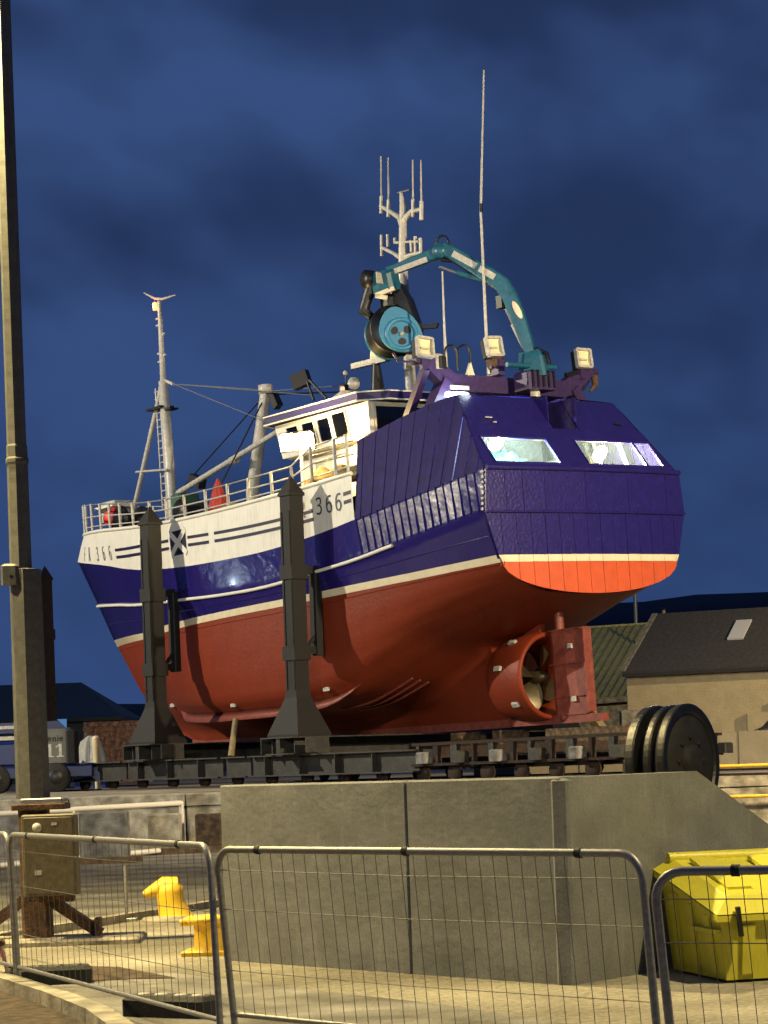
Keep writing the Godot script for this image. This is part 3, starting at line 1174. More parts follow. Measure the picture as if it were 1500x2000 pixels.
func make_shelter():
	# boarded sides: board after board
	for s in [1.0, -1.0]:
		var root := mb()
		var n := 22
		var first: MeshInstance3D = null
		for i in n:
			var l0 := 4.42 * i / n + 0.008
			var l1 := 4.42 * (i + 1) / n - 0.008
			var b := mb()
			var v := []
			for l in [l0, l1]:
				var w := level_at(u_of_l(maxf(l, 0.001), 1), 1)
				var ht := casing_top(l)
				var pt := casing_half(l)
				if l < 1.378:
					pt = lerpf(w.y - 0.02, 2.5, l / 1.378)
				v.append(V(l, s * (w.y + 0.0), w.z - 0.02))
				v.append(V(l, s * pt, ht))
			var th := Vector3(s * 0.05, 0, 0)
			var pr := Vector3(-s * (0.004 + 0.012 * (i % 2) + 0.003 * rng.randf()), 0, 0)
			b.prism([v[0] + pr, v[2] + pr, v[3] + pr, v[1] + pr], th)
			if i == 0:
				first = part(boat, "shelter_side", b, M.blue)
			else:
				part(first, "board", b, M.blue)
		# boards of the quarter between the battens, blue mottled with pale grey
		for i in 16:
			var l0 := 0.3 + i * 0.255 + 0.03
			var l1 := l0 + 0.2
			var r0 := []
			var r1 := []
			for k in 6:
				var lv := 1.06 + 0.86 * k / 5.0
				r0.append(lv3(u_of_l(l0 - 0.04 * k, 1), lv, s, 0.006))
				r1.append(lv3(u_of_l(l1 - 0.04 * k, 1), lv, s, 0.006))
			part(first, "mottled_board", mb().loft([r0, r1]), M.mottled if i > 1 else M.blue_side)
		# battens over them
		for i in 17:
			var l := 0.3 + i * 0.255
			var pa := []
			for k in 5:
				pa.append(lv3(u_of_l(l - 0.04 * k, 1) , 1.0 + k * 0.24, s, 0.012))
			part(first, "batten", mb().tube(pa, 0.022, 4), M.blue_side)
	# roof
	var rows := []
	for i in 9:
		var l := lerpf(1.378, 4.42, i / 8.0)
		var row := []
		for k in 9:
			var t := k / 4.0 - 1.0
			row.append(V(l, casing_half(l) * t, casing_top(l) + 0.06 * (1 - t * t)))
		rows.append(row)
	part(boat, "shelter_roof", mb().loft(rows), M.blue)
	part(boat, "shelter_bulkhead", mb().prism([V(4.4, 2.9, 5.3), V(4.4, -2.9, 5.3), V(4.4, -3.05, 7.28), V(4.4, 3.05, 7.28)], V(0.04, 0, 0)), M.blue)
	# after face: sill, pillars, head panels, two long windows between
	var f := part(boat, "stern_face", mb().prism([af(-3.08, 6.03), af(3.08, 6.03), af(3.03, 6.17), af(-3.03, 6.17)], V(0.05, 0, -0.03)), M.blue_stern)
	face_panel(f, "pillar", 2.66, 0, 6.172, 6.84, M.blue_stern, false, true)
	face_panel(f, "pillar", -0.28, 0.6, 6.172, 6.84, M.blue_stern)
	face_panel(f, "pillar", 0, -2.78, 6.172, 6.84, M.blue_stern, true, false)
	face_panel(f, "head_panel", 0.55, 0, 6.842, 7.92, M.blue_stern, false, true)
	face_panel(f, "head_panel", -0.12, 0.545, 6.842, 7.12, M.blue_stern)
	face_panel(f, "head_panel", 0.12, 0.545, 7.125, 7.92, M.blue_stern)
	face_panel(f, "head_panel", -0.75, -0.125, 6.842, 7.12, M.blue_stern)
	face_panel(f, "head_panel", 0, -0.755, 6.842, 7.92, M.blue_stern, true, false)
	part(f, "recess", mb().prism([V(1.9, 0.12, 7.1), V(1.9, -0.75, 7.1), V(1.9, -0.75, 7.95), V(1.9, 0.12, 7.95)], V(0.02, 0, 0)), M.blue_stern)
	part(f, "recess", mb().box(V(1.35, -0.315, 7.09), Vector3(0.9, 0.03, 1.1)), M.blue_stern)
	for pp in [0.14, -0.77]:
		part(f, "recess", mb().box(V(1.4, pp, 7.5), Vector3(0.03, 0.8, 1.0)), M.blue_stern)
	part(f, "handle", mb().tube([af(2.15, 7.3, 0.05), af(1.95, 7.3, 0.05)], 0.02, 6), M.mast_white)
	part(f, "handle", mb().tube([af(2.0, 7.18, 0.05), af(1.9, 7.18, 0.05)], 0.02, 6), M.mast_white)
	part(f, "handle", mb().tube([af(-2.0, 7.3, 0.05), af(-2.2, 7.25, 0.05)], 0.02, 6), M.black)
	for wdw in [[2.65, 0.61], [-0.29, -2.2], [-2.24, -2.77]]:
		var w := part(f, "window", mb().prism([af(wdw[0], 6.175), af(wdw[1], 6.175), af(wdw[1], 6.835), af(wdw[0], 6.835)], V(0.012, 0, -0.008)), M.pane)
		var fr := mb()
		var c := [af(wdw[0], 6.18, 0.0), af(wdw[1], 6.18, 0.0), af(wdw[1], 6.83, 0.0), af(wdw[0], 6.83, 0.0)]
		for i in 4:
			fr.bar(c[i], c[(i + 1) % 4], 0.035, 0.045)
		part(w, "frame", fr, M.blue_stern)
	# inside the shelter
	part(boat, "shelter_deck", mb().box(V(2.2, 0, 5.28), Vector3(5.8, 0.06, 4.4)), M.deck)
	for s in [1.0, -1.0]:
		for l in [0.75, 1.9, 3.1]:
			part(boat, "frame_beam", mb().bar(V(l + 0.3, s * 2.9, 5.4), V(l + 0.5, s * 2.45, minf(casing_top(l), 7.3) - 0.12), 0.08, 0.08), M.inside)
	for l in [2.3, 3.0, 3.7]:
		part(boat, "deck_beam", mb().bar(V(l, 2.4, casing_top(l) - 0.1), V(l, -2.4, casing_top(l) - 0.1), 0.09, 0.1), M.inside)
	part(boat, "inner_lining", mb().prism([V(3.9, 2.6, 5.3), V(3.9, -2.6, 5.3), V(3.9, -2.4, 7.4), V(3.9, 2.4, 7.4)], V(0.03, 0, 0)), M.inside)
	part(boat, "inner_casing", mb().cbox(V(2.6, -1.9, 6.0), Vector3(0.7, 1.4, 0.8), 0.03), M.inside)
	for q0 in [[968, 863, 1.0], [1170, 886, 1.0]]:
		var qv := sl(q0[0], q0[1], q0[2])
		var q := [q0[2], -qv.x, qv.y]
		var lamp := part(boat, "shelter_lamp", mb().lathe(V(q[0], q[1], q[2]), Vector3(0, -0.5, 0.85).normalized(), [[-0.08, 0.0], [-0.08, 0.14], [0.03, 0.22]], 14), M.galv)
		part(lamp, "bulb", mb().lathe(V(q[0], q[1], q[2]), Vector3(0, -0.5, 0.85).normalized(), [[0.02, 0.2], [0.08, 0.16], [0.12, 0.0]], 18), M.lamp_cool if q[1] > 0 else M.lamp_soft)
		omni(lamp, V(q[0] - 0.2, q[1], q[2] - 0.14), Color(0.88, 0.97, 1.0) if q[1] > 0 else Color(1, 0.93, 0.72), 40.0, 0.1)
	for q in [[1.5, 2.4, 5.9, 1.9, 1.2, 7.2], [2.0, 0.7, 5.6, 2.4, 0.9, 7.3], [1.2, -1.2, 6.2, 2.2, -1.6, 7.2], [1.4, -2.3, 5.5, 1.8, -2.1, 7.2]]:
		part(boat, "inner_pipe", mb().tube([V(q[0], q[1], q[2]), V(q[3], q[4], q[5])], 0.05, 8), M.inside)
	part(boat, "inner_bench", mb().cbox(V(1.0, 1.9, 5.95), Vector3(1.1, 0.5, 0.5), 0.04), M.rubber)
	part(boat, "inner_bench", mb().cbox(V(1.1, -2.1, 5.9), Vector3(0.9, 0.6, 0.5), 0.04), M.rubber)
	# panel lamp beneath the gantry
	part(boat, "roof_lamp", mb().cbox(V(1.85, 2.1, 8.02), Vector3(0.62, 0.09, 0.2), 0.03), M.lamp_cool)
	omni(boat, V(1.4, 2.1, 8.06), Color(0.9, 0.96, 1), 0.16, 0.15)

func make_wheelhouse():
	var h0 := 7.58
	var h1 := 8.46
	var w := 1.95
	# lower deckhouse
	part(boat, "deckhouse", mb().box(V(6.55, 0, 6.5), Vector3(3.3, 2.2, 4.1)), M.white)
	for q in [[5.2, 6.6], [7.6, 6.6]]:
		part(boat, "door", mb().cbox(V(q[0], 1.66, q[1]), Vector3(0.05, 1.5, 0.65), 0.02), M.inside)
	# wheelhouse walls with raked ends, windows let in
	var port := [V(5.3, w, h0 + 0.12), V(5.75, w, h0), V(8.9, w, h0), V(9.15, w, h1), V(5.3, w, h1)]
	var b := mb()
	var c := V(7.0, w, 8.0)
	b.prism(port, Vector3(2 * w, 0, 0))
	var wh := part(boat, "wheelhouse", b, M.white)
	for q in [[6.06, 7.72, 0.55, 0.66], [6.72, 7.74, 0.5, 0.6], [7.36, 7.76, 0.5, 0.58], [8.02, 7.76, 0.5, 0.58]]:
		# raked pane with a rim, following the rake of the photo
		var l0: float = q[0]
		var o := w + 0.006
		var rk := 0.16
		var hh: float = q[1]
		var corners := [V(l0, o, hh), V(l0 + q[2], o, hh), V(l0 + q[2] + rk, o, hh + q[3]), V(l0 + rk, o, hh + q[3])]
		var win := part(wh, "window", mb().prism(corners, Vector3(-0.006, 0, 0)), M.window)
		var fr := mb()
		for i in 4:
			fr.bar(corners[i] + Vector3(-0.01, 0, 0), corners[(i + 1) % 4] + Vector3(-0.01, 0, 0), 0.035, 0.035)
		part(win, "rim", fr, M.white)
	# after window
	var aw := part(wh, "after_window", mb().box(V(5.29, 0.75, 8.06), Vector3(2.0, 0.6, 0.02)), M.window)
	var ar := mb()
	ar.bar(V(5.28, 1.78, 8.38), V(5.28, -0.28, 8.38), 0.05, 0.06)
	ar.bar(V(5.28, 1.78, 7.74), V(5.28, -0.28, 7.74), 0.05, 0.06)
	ar.bar(V(5.28, 1.78, 7.7), V(5.28, 1.78, 8.42), 0.05, 0.06)
	part(aw, "rim", ar, M.cream)
	# roof: overhanging fascia with white edge lines
	var outline := [Vector2(5.0, 1.5), Vector2(5.45, 2.15), Vector2(9.3, 2.15), Vector2(9.75, 1.2), Vector2(9.75, -1.2), Vector2(9.3, -2.15), Vector2(5.45, -2.15), Vector2(5.0, -1.5)]
	var low := []
	for v in outline:
		low.append(V(v.x, v.y, h1 + 0.03))
	var rf := part(boat, "wheelhouse_roof", mb().prism(low, Vector3(0, 0.2, 0)), M.roof_blue)
	for k in [[0.03, 0.035], [0.235, 0.03]]:
		var e := mb()
		for i in outline.size():
			var a: Vector2 = outline[i]
			var d: Vector2 = outline[(i + 1) % outline.size()]
			e.bar(V(a.x, a.y * 1.01, h1 + k[0]), V(d.x, d.y * 1.01, h1 + k[0]), 0.04, k[1])
		part(rf, "edge_trim", e, M.white)
	# roof clutter: small lamps, horn, dome
	var at_ := sp(683, 745, 0.9)
	part(boat, "port_side_lamp", mb().cbox(sp(672, 762, 1.6), Vector3(0.2, 0.3, 0.2), 0.03), M.black)
	part(boat, "port_light", mb().lathe(sp(670, 760, 1.75), Vector3(-1, 0, 0), [[0, 0.07], [0.05, 0.06], [0.08, 0.0]], 10), M.lamp_red)
	part(boat, "search_lamp", mb().lathe(sp(690, 750, 1.2), Vector3(-0.5, 0, 0.85).normalized(), [[-0.15, 0.0], [-0.1, 0.12], [0.1, 0.16], [0.12, 0.0]], 12), M.mast_white)
	part(boat, "search_lamp_post", mb().tube([sp(690, 752, 1.2), sp(690, 752, 1.2) - Vector3(0, 0.35, 0)], 0.03, 6), M.black)
	part(boat, "small_aerial", mb().tube([sp(675, 730, 1.2), sp(677, 765, 1.2)], 0.02, 5), M.black)
	part(boat, "aerial_dome", mb().lathe(sp(675, 732, 1.2), Vector3.UP, [[0, 0.0], [0, 0.06], [0.07, 0.07], [0.12, 0.0]], 10), M.mast_white)
	part(boat, "roof_wedge", mb().prism([sp(645, 779, 1.9), sp(668, 777, 1.9), sp(668, 762, 1.9)], Vector3(0.5, 0, 0)), M.mast_white)
	# black floodlight on a bracket, forward end of the roof
	var fl := mb()
	fl.box(sp(588, 742, 1.5), Vector3(0.26, 0.38, 0.46), Basis(Vector3.UP, 0.5) * Basis(Vector3.RIGHT, -0.25))
	var bf := part(boat, "bracket_floodlight", fl, M.black)
	var br := mb()
	for d in [0.0, 0.25]:
		br.bar(sp(600, 745, 1.5 - d), sp(613, 782, 1.5 - d), 0.05, 0.05)
		br.bar(sp(604, 742, 1.5 - d), sp(638, 778, 1.5 - d), 0.05, 0.05)
	part(bf, "bracket", br, M.black)
	# lit deck floodlight on its pole by the rail
	var lp := sp(580, 862, 2.75)
	var fb := Basis.looking_at(Vector3(-0.8, -0.12, 0.6).normalized())
	var fd := part(boat, "deck_floodlight", mb().cbox(lp - fb.z * -0.08, Vector3(0.92, 0.5, 0.14), 0.05, fb), M.black)
	for k in [-0.23, 0.23]:
		part(fd, "lens", mb().cbox(lp + fb * Vector3(k, 0, -0.01), Vector3(0.4, 0.42, 0.06), 0.06, fb), M.lamp_warm)
	part(fd, "pole", mb().tube([lp + Vector3(0.1, -0.2, 0), lp + Vector3(0.1, -1.9, 0)], 0.035, 8), M.mast_white)
	omni(fd, lp + Vector3(-0.5, 0, 0.36), Color(1.0, 0.86, 0.55), 20.0, 0.2)

func make_rails():
	for s in [1.0, -1.0]:
		var tops := []
		var mids := []
		var lows := []
		for l in [4.6, 5.06, 5.97, 6.75, 7.57, 8.53, 9.44, 10.45, 11.45, 12.4, 13.35, 14.5, 15.6, 16.6, 17.6, 18.7, 19.7, 20.5, 20.95]:
			var u := u_of_l(l, 0)
			var q := level_at(u, 0)
			var up: float = 0.95 if l < 6.5 else 0.62 + maxf(0.0, (l - 13.0) * 0.035)
			var base := V(l, s * (q.y - 0.04), q.z)
			var top := base + Vector3(0, up, 0)
			part(boat, "rail_post", mb().tube([base, top], 0.042 if s > 0 else 0.035, 7), M.mast_white)
			tops.append(top - Vector3(0, 0.02, 0))
			mids.append(base + Vector3(0, up * 0.55, 0))
			lows.append(base + Vector3(0, up * 0.2, 0))
		part(boat, "top_rail", mb().tube(tops, 0.022, 6), M.galv)
		part(boat, "guard_rail", mb().tube(mids, 0.022, 6), M.mast_white)
		part(boat, "guard_rail", mb().tube(lows, 0.02, 6), M.mast_white)
	var bow := []
	for p in [0.3, 0.0, -0.3]:
		bow.append(V(21.0, p, 8.05))
	# extra bars by the deckhouse
	for h in [7.0, 7.2, 7.32]:
		part(boat, "guard_rail", mb().tube([V(4.45, 3.2, h), V(6.0, 3.22, h)], 0.02, 6), M.galv)
	# main deck inside the bulwark
	var rows := []
	for i in 25:
		var u := lerpf(u_of_l(4.4, 0), UMAX - 0.3, i / 24.0)
		var q := level_at(u, 0)
		rows.append([V(q.x, q.y - 0.05, q.z - 0.55), V(q.x, 0, q.z - 0.47), V(q.x, -q.y + 0.05, q.z - 0.55)])
	part(boat, "deck", mb().loft(rows), M.deck)

func make_masts():
	# foremast
	var b := mb()
	var base := sp(338, 1000, 0.0)
	var knee := sp(319, 745, 0.0)
	var top := sp(311, 588, 0.0)
	b.tube([base - Vector3(0, 1.2, 0), base, knee, knee + (top - knee) * 0.02, top], [0.17, 0.16, 0.14, 0.09, 0.06], 12)
	var fm := part(boat, "foremast", b, M.mast_white)
	var strut_foot := sp(252, 985, 0.0) - Vector3(0, 0.6, 0)
	part(fm, "strut", mb().tube([strut_foot, sp(316, 752, 0.0)], 0.07, 8), M.mast_white)
	for d in [-0.25, 0.25]:
		part(fm, "brace", mb().tube([sp(266, 922, 0.0), sp(327, 917, d)], 0.035, 6), M.mast_white)
	# ladder
	var l0 := sp(333, 990, 0.0)
	var l1 := sp(316, 755, 0.0)
	for d in [0.0, 0.24]:
		part(fm, "ladder_rail", mb().tube([l0 + Vector3(0, 0, -d - 0.16), l1 + Vector3(0, 0, -d * 0.8 - 0.14)], 0.025, 6), M.mast_white)
	for i in 17:
		var q := l0.lerp(l1, (i + 0.5) / 17.0)
		part(fm, "rung", mb().tube([q + Vector3(0, 0, -0.15), q + Vector3(0, 0, -0.4)], 0.018, 5), M.mast_white)
	part(fm, "platform", mb().box(sp(312, 798, 0.0), Vector3(0.5, 0.06, 0.75)), M.black)
	part(fm, "platform", mb().box(sp(335, 799, 0.0), Vector3(0.3, 0.05, 0.3)), M.black)
	part(fm, "spreader", mb().tube([sp(281, 572, 0.0), sp(303, 583, 0.0), sp(318, 584, 0.0), sp(343, 576, 0.0)], [0.015, 0.04, 0.04, 0.015], 6), M.mast_white)
	for y in [[622, -1], [635, -1], [655, 1], [690, -1], [696, 1], [706, -1]]:
		var q := sp(lerpf(311, 318, (y[0] - 590) / 150.0), y[0], 0.0)
		part(fm, "lamp_arm", mb().bar(q, q + Vector3(0, 0.02, 0.2 * y[1]), 0.04, 0.05), M.mast_white)
	var lq := sp(303, 599, 0.0)
	part(fm, "masthead_lamp", mb().lathe(lq - Vector3(0, 0.1, 0), Vector3.UP, [[0, 0.0], [0, 0.07], [0.2, 0.07], [0.24, 0.0]], 10), M.lamp_orange)
	omni(fm, lq + Vector3(-0.2, -0.02, -0.12), Color(1, 0.6, 0.3), 0.35, 0.08)
	part(fm, "crook", mb().bar(sp(321, 742, 0.0), sp(338, 750, 0.0), 0.06, 0.08), M.mast_white)
	# derrick boom lying aft from the mast foot, and its post
	part(boat, "boom", mb().tube([sp(348, 963, 0.3), sp(560, 832, 0.9)], [0.09, 0.07], 8), M.mast_white)
	part(boat, "boom_tackle", mb().box(sp(385, 940, 0.3), Vector3(0.25, 0.3, 0.55), Basis(Vector3.RIGHT, 0.4)), M.black)
	part(boat, "boom_collar", mb().lathe(sp(457, 898, 0.55), (sp(560, 832, 0.9) - sp(348, 963, 0.3)).normalized(), [[-0.15, 0.0], [-0.15, 0.12], [0.15, 0.12], [0.15, 0.0]], 10), M.mast_white)
	var pb := sp(493, 960, 0.0)
	var pt := sp(519, 765, 0.0)
	var mp := part(boat, "derrick_post", mb().tube([pb - Vector3(0, 1.2, 0), pb, pt], [0.2, 0.18, 0.15], 12), M.mast_white)
	part(mp, "head_collar", mb().lathe(pt, Vector3.UP, [[-0.05, 0.0], [-0.05, 0.2], [0.18, 0.2], [0.18, 0.0]], 12), M.mast_white)
	part(mp, "block", mb().box(sp(538, 782, 0.0), Vector3(0.2, 0.45, 0.22), Basis(Vector3.RIGHT, -0.5)), M.black)
	# standing wires
	var wires := [[338, 750, 0.0, 519, 762, 0.0], [338, 750, 0.0, 610, 772, 0.5], [338, 750, 0.0, 560, 840, 0.8], [519, 770, 0.0, 362, 946, 0.3], [519, 772, 0.0, 430, 950, 1.5], [526, 764, 0.0, 680, 752, 0.8], [526, 770, 0.0, 690, 765, 0.4]]
	for w in wires:
		part(boat, "stay_wire", mb().tube([sp(w[0], w[1], w[2]), sp(w[3], w[4], w[5])], 0.012 if w[1] < 765 else 0.022, 4), M.galv if w[1] < 765 else M.black)
	# aerial mast on the wheelhouse roof
	var a0 := V(6.2, 0, 8.6)
	var a1 := sp(787, 545, 0.0)
	var a2 := sp(787, 400, 0.0)
	var am := part(boat, "aerial_mast", mb().tube([V(a1.z * -1, 0, 8.6), a1, a2, sp(783, 376, 0.0)], [0.15, 0.13, 0.09, 0.04], 10), M.mast_white)
	part(am, "anemometer", mb().bar(sp(777, 377, 0.0), sp(800, 371, 0.0), 0.04, 0.04), M.black)
	for q in [[745, 405, 388, 305], [759, 412, 395, 308], [807, 412, 395, 312], [823, 418, 398, 313]]:
		var x: float = q[0]
		var holder := mb().tube([sp(x, q[1] + 12, 0.0), sp(x, q[2] - 5, 0.0)], 0.055, 7)
		var hd := part(am, "aerial_foot", holder, M.mast_white)
		part(hd, "whip", mb().tube([sp(x, q[2] - 5, 0.0), sp(x - 1.0, q[3], 0.0)], [0.028, 0.018], 5), M.mast_white)
	part(am, "fork", mb().tube([sp(743, 402, 0.0), sp(762, 413, 0.0), sp(780, 424, 0.0), sp(786, 440, 0.0)], [0.05, 0.06, 0.08, 0.09], 7), M.mast_white)
	part(am, "fork", mb().tube([sp(823, 408, 0.0), sp(803, 413, 0.0), sp(793, 424, 0.0), sp(786, 440, 0.0)], [0.05, 0.06, 0.08, 0.09], 7), M.mast_white)
	for q in [[745, 459, 500], [757, 458, 482], [811, 462, 495], [821, 465, 503], [803, 470, 492], [771, 465, 476]]:
		part(am, "aerial_foot", mb().tube([sp(q[0], q[1], 0.0), sp(q[0] + 1, q[2], 0.0)], 0.045, 6), M.mast_white)
	part(am, "fork", mb().tube([sp(745, 483, 0.0), sp(768, 494, 0.0), sp(786, 505, 0.0)], [0.045, 0.05, 0.08], 7), M.mast_white)
	part(am, "fork", mb().tube([sp(821, 493, 0.0), sp(803, 497, 0.0), sp(786, 505, 0.0)], [0.045, 0.05, 0.08], 7), M.mast_white)
	part(am, "cross_bar", mb().tube([sp(772, 474, 0.0), sp(818, 471, 0.0)], 0.035, 6), M.mast_white)
	part(am, "bracket", mb().box(sp(777, 572, 0.0), Vector3(0.25, 0.5, 0.25)), M.mast_white)
	# radar scanner
	var rs := mb().bar(sp(690, 716, 1.0), sp(757, 700, 1.0), 0.16, 0.14)
	var sc := part(boat, "radar_scanner", rs, M.mast_white)
	part(sc, "gearbox", mb().prism([sp(722, 706, 1.0), sp(745, 702, 1.0), sp(735, 692, 1.0), sp(724, 676, 1.0)], Vector3(0.3, 0, 0)), M.cream)
	part(sc, "pedestal", mb().tube([sp(734, 709, 1.0), V(-sp(734, 709, 1.0).z, 1.0, 8.66)], [0.1, 0.2], 8), M.black)

func make_gantry():
	var l := 2.2
	var g := mb()
	# cross beam with raised ends: flat steel box, mirrored
	for s in [1.0, -1.0]:
		var o := [V(l, s * 0.0, 8.18), V(l, s * 1.75, 8.18), V(l, s * 2.15, 8.3), V(l, s * 2.75, 8.78), V(l, s * 2.95, 8.8), V(l, s * 2.95, 8.92), V(l, s * 2.35, 8.92), V(l, s * 1.75, 8.58), V(l, s * 0.0, 8.56)]
		var lo := [o[0], o[1], o[7], o[8]]
		g.prism(lo, V(0.28, 0, 0))
		g.prism([o[1], o[2], o[6], o[7]], V(0.28, 0, 0))
		g.prism([o[2], o[3], o[5], o[6]], V(0.28, 0, 0))
		g.prism([o[3], o[4], o[5]], V(0.28, 0, 0))
	var ga := part(boat, "gantry", g, M.purple)
	for s in [1.0, -1.0]:
		part(ga, "leg", mb().bar(V(2.3, s * 2.05, 8.4), V(2.3, s * 2.5, 7.7), 0.28, 0.34, Vector3(0, 0, 1)), M.purple)
		part(ga, "stay", mb().bar(V(2.3, s * 2.6, 8.7), V(3.6, s * 2.3, 7.5), 0.16, 0.2), M.purple)
	part(ga, "strip_lamp", mb().cbox(sl(897, 757, 2.15), Vector3(0.6, 0.1, 0.06), 0.01), M.skylight)
	part(ga, "handrail", mb().tube([sl(768, 690, 2.3), sl(778, 706, 2.3), sl(825, 707, 2.3)], 0.03, 6), M.purple)
	part(ga, "hook", mb().tube([sl(1160, 733, 2.2), sl(1163, 752, 2.2), sl(1152, 765, 2.2)], [0.1, 0.08, 0.03], 7), M.rust)
	part(ga, "hook", mb().bar(sl(1105, 733, 2.2), sl(1128, 727, 2.2), 0.1, 0.12), M.black)
	# three unlit work lights
	for q in [[830, 678, 0.2], [965, 677, -0.05], [1140, 700, 0.08]]:
		var c := sl(q[0], q[1], 2.1)
		var bs := Basis(Vector3.UP, -0.15) * Basis(Vector3.BACK, q[2] * -0.5) * Basis(Vector3.RIGHT, -0.15)
		var w := part(boat, "work_light", mb().cbox(c + bs * Vector3(0, 0, -0.16), Vector3(0.44, 0.48, 0.2), 0.04, bs), M.black)
		var fr := mb()
		var cs := [Vector3(-0.2, -0.22, 0.0), Vector3(0.2, -0.22, 0.0), Vector3(0.2, 0.22, 0.0), Vector3(-0.2, 0.22, 0.0)]
		for i in 4:
			fr.bar(c + bs * cs[i], c + bs * cs[(i + 1) % 4], 0.06, 0.12, bs.z)
		part(w, "reflector_frame", fr, M.mast_white)
		part(w, "reflector", mb().loft([[c + bs * Vector3(-0.19, 0.2, 0), c + bs * Vector3(0.19, 0.2, 0)], [c + bs * Vector3(-0.19, 0.05, -0.055), c + bs * Vector3(0.19, 0.05, -0.055)], [c + bs * Vector3(-0.19, -0.08, -0.055), c + bs * Vector3(0.19, -0.08, -0.055)], [c + bs * Vector3(-0.19, -0.2, 0), c + bs * Vector3(0.19, -0.2, 0)]]), M.lens)
		part(w, "tube", mb().tube([c + bs * Vector3(-0.1, -0.02, -0.03), c + bs * Vector3(0.1, -0.02, -0.03)], 0.025, 8), M.mast_white)
		part(w, "yoke", mb().bar(c + Vector3(0, -0.25, -0.1), c + Vector3(0, -0.5, -0.1), 0.1, 0.16), M.purple)
	part(ga, "camera_box", mb().cbox(sl(853, 707, 2.3), Vector3(0.24, 0.36, 0.25), 0.03), M.mast_white)
	part(ga, "camera_box", mb().cbox(sl(862, 708, 2.2), Vector3(0.2, 0.3, 0.2), 0.03), M.black)
	part(ga, "sheave", mb().lathe(sl(968, 708, 2.15), Vector3(0, 0, 1), [[-0.12, 0.0], [-0.12, 0.2], [0, 0.14], [0.12, 0.2], [0.12, 0.0]], 14), M.rust)
	part(ga, "sheave_cheek", mb().bar(sl(968, 735, 2.2), sl(968, 705, 2.2), 0.42, 0.2), M.purple)
	part(ga, "white_clip", mb().prism([sl(913, 735, 2.2), sl(928, 735, 2.2), sl(920, 708, 2.2)], V(0.1, 0, 0)), M.cream)
	for q in [[868, 892, 672], [893, 918, 672]]:
		var pts := []
		for i in 9:
			var a := PI * i / 8.0
			pts.append(sl((q[0] + q[1]) / 2.0 - cos(a) * (q[1] - q[0]) / 2.0, 690 - sin(a) * 16.0, 2.25))
		pts.push_front(pts[0] - Vector3(0, 0.4, 0))
		pts.append(pts[-1] - Vector3(0, 0.4, 0))
		part(ga, "hose", mb().tube(pts, 0.025, 6), M.black)
	# tall whip aerials
	var w0 := sl(950, 657, 2.3)
	part(boat, "whip_aerial", mb().tube([w0 - Vector3(0, 0.9, 0), w0, sl(939, 415, 2.3), sl(945, 137, 2.3)], [0.04, 0.04, 0.032, 0.02], 6), M.mast_white)
	part(boat, "whip_joint", mb().tube([sl(939.5, 415, 2.3), sl(939, 398, 2.3)], 0.045, 6), M.black)
	var w1 := sl(872, 720, 2.6)
	part(boat, "whip_aerial", mb().tube([w1 - Vector3(0, 0.3, 0), w1, sl(868, 640, 2.6), sl(864, 530, 2.6)], [0.05, 0.045, 0.03, 0.018], 6), M.mast_white)

var CP: Vector3
var CN: Vector3
func cp(x: float, y: float, off := 0.0) -> Vector3:      # on the crane's own upright plane
	return ray_plane(x, y, CP + CN * off, CN)

func box_beam(pts: Array, ws: Array, hs: Array, n: Vector3) -> MB:
	# swept box: n is the level cross direction
	var b := mb()
	var rings := []
	for i in pts.size():
		var d: Vector3
		if i == 0:
			d = pts[1] - pts[0]
		elif i == pts.size() - 1:
			d = pts[i] - pts[i - 1]
		else:
			d = (pts[i] - pts[i - 1]).normalized() + (pts[i + 1] - pts[i]).normalized()
		d = d.normalized()
		var up := n.cross(d).normalized()
		var c := 0.22
		var r := []
		for k in [[-1, -1 + c], [-1, 1 - c], [-1 + c, 1], [1 - c, 1], [1, 1 - c], [1, -1 + c], [1 - c, -1], [-1 + c, -1]]:
			r.append(pts[i] + n * ws[i] * 0.5 * k[0] + up * hs[i] * 0.5 * k[1])
		rings.append(r)
	for i in rings.size() - 1:
		for k in 8:
			var j := (k + 1) % 8
			b.quad(rings[i][k], rings[i + 1][k], rings[i + 1][j], rings[i][j])
	for k in range(1, 7):
		b.tri(rings[0][0], rings[0][k], rings[0][k + 1])
		b.tri(rings[-1][0], rings[-1][k + 1], rings[-1][k])
	return b

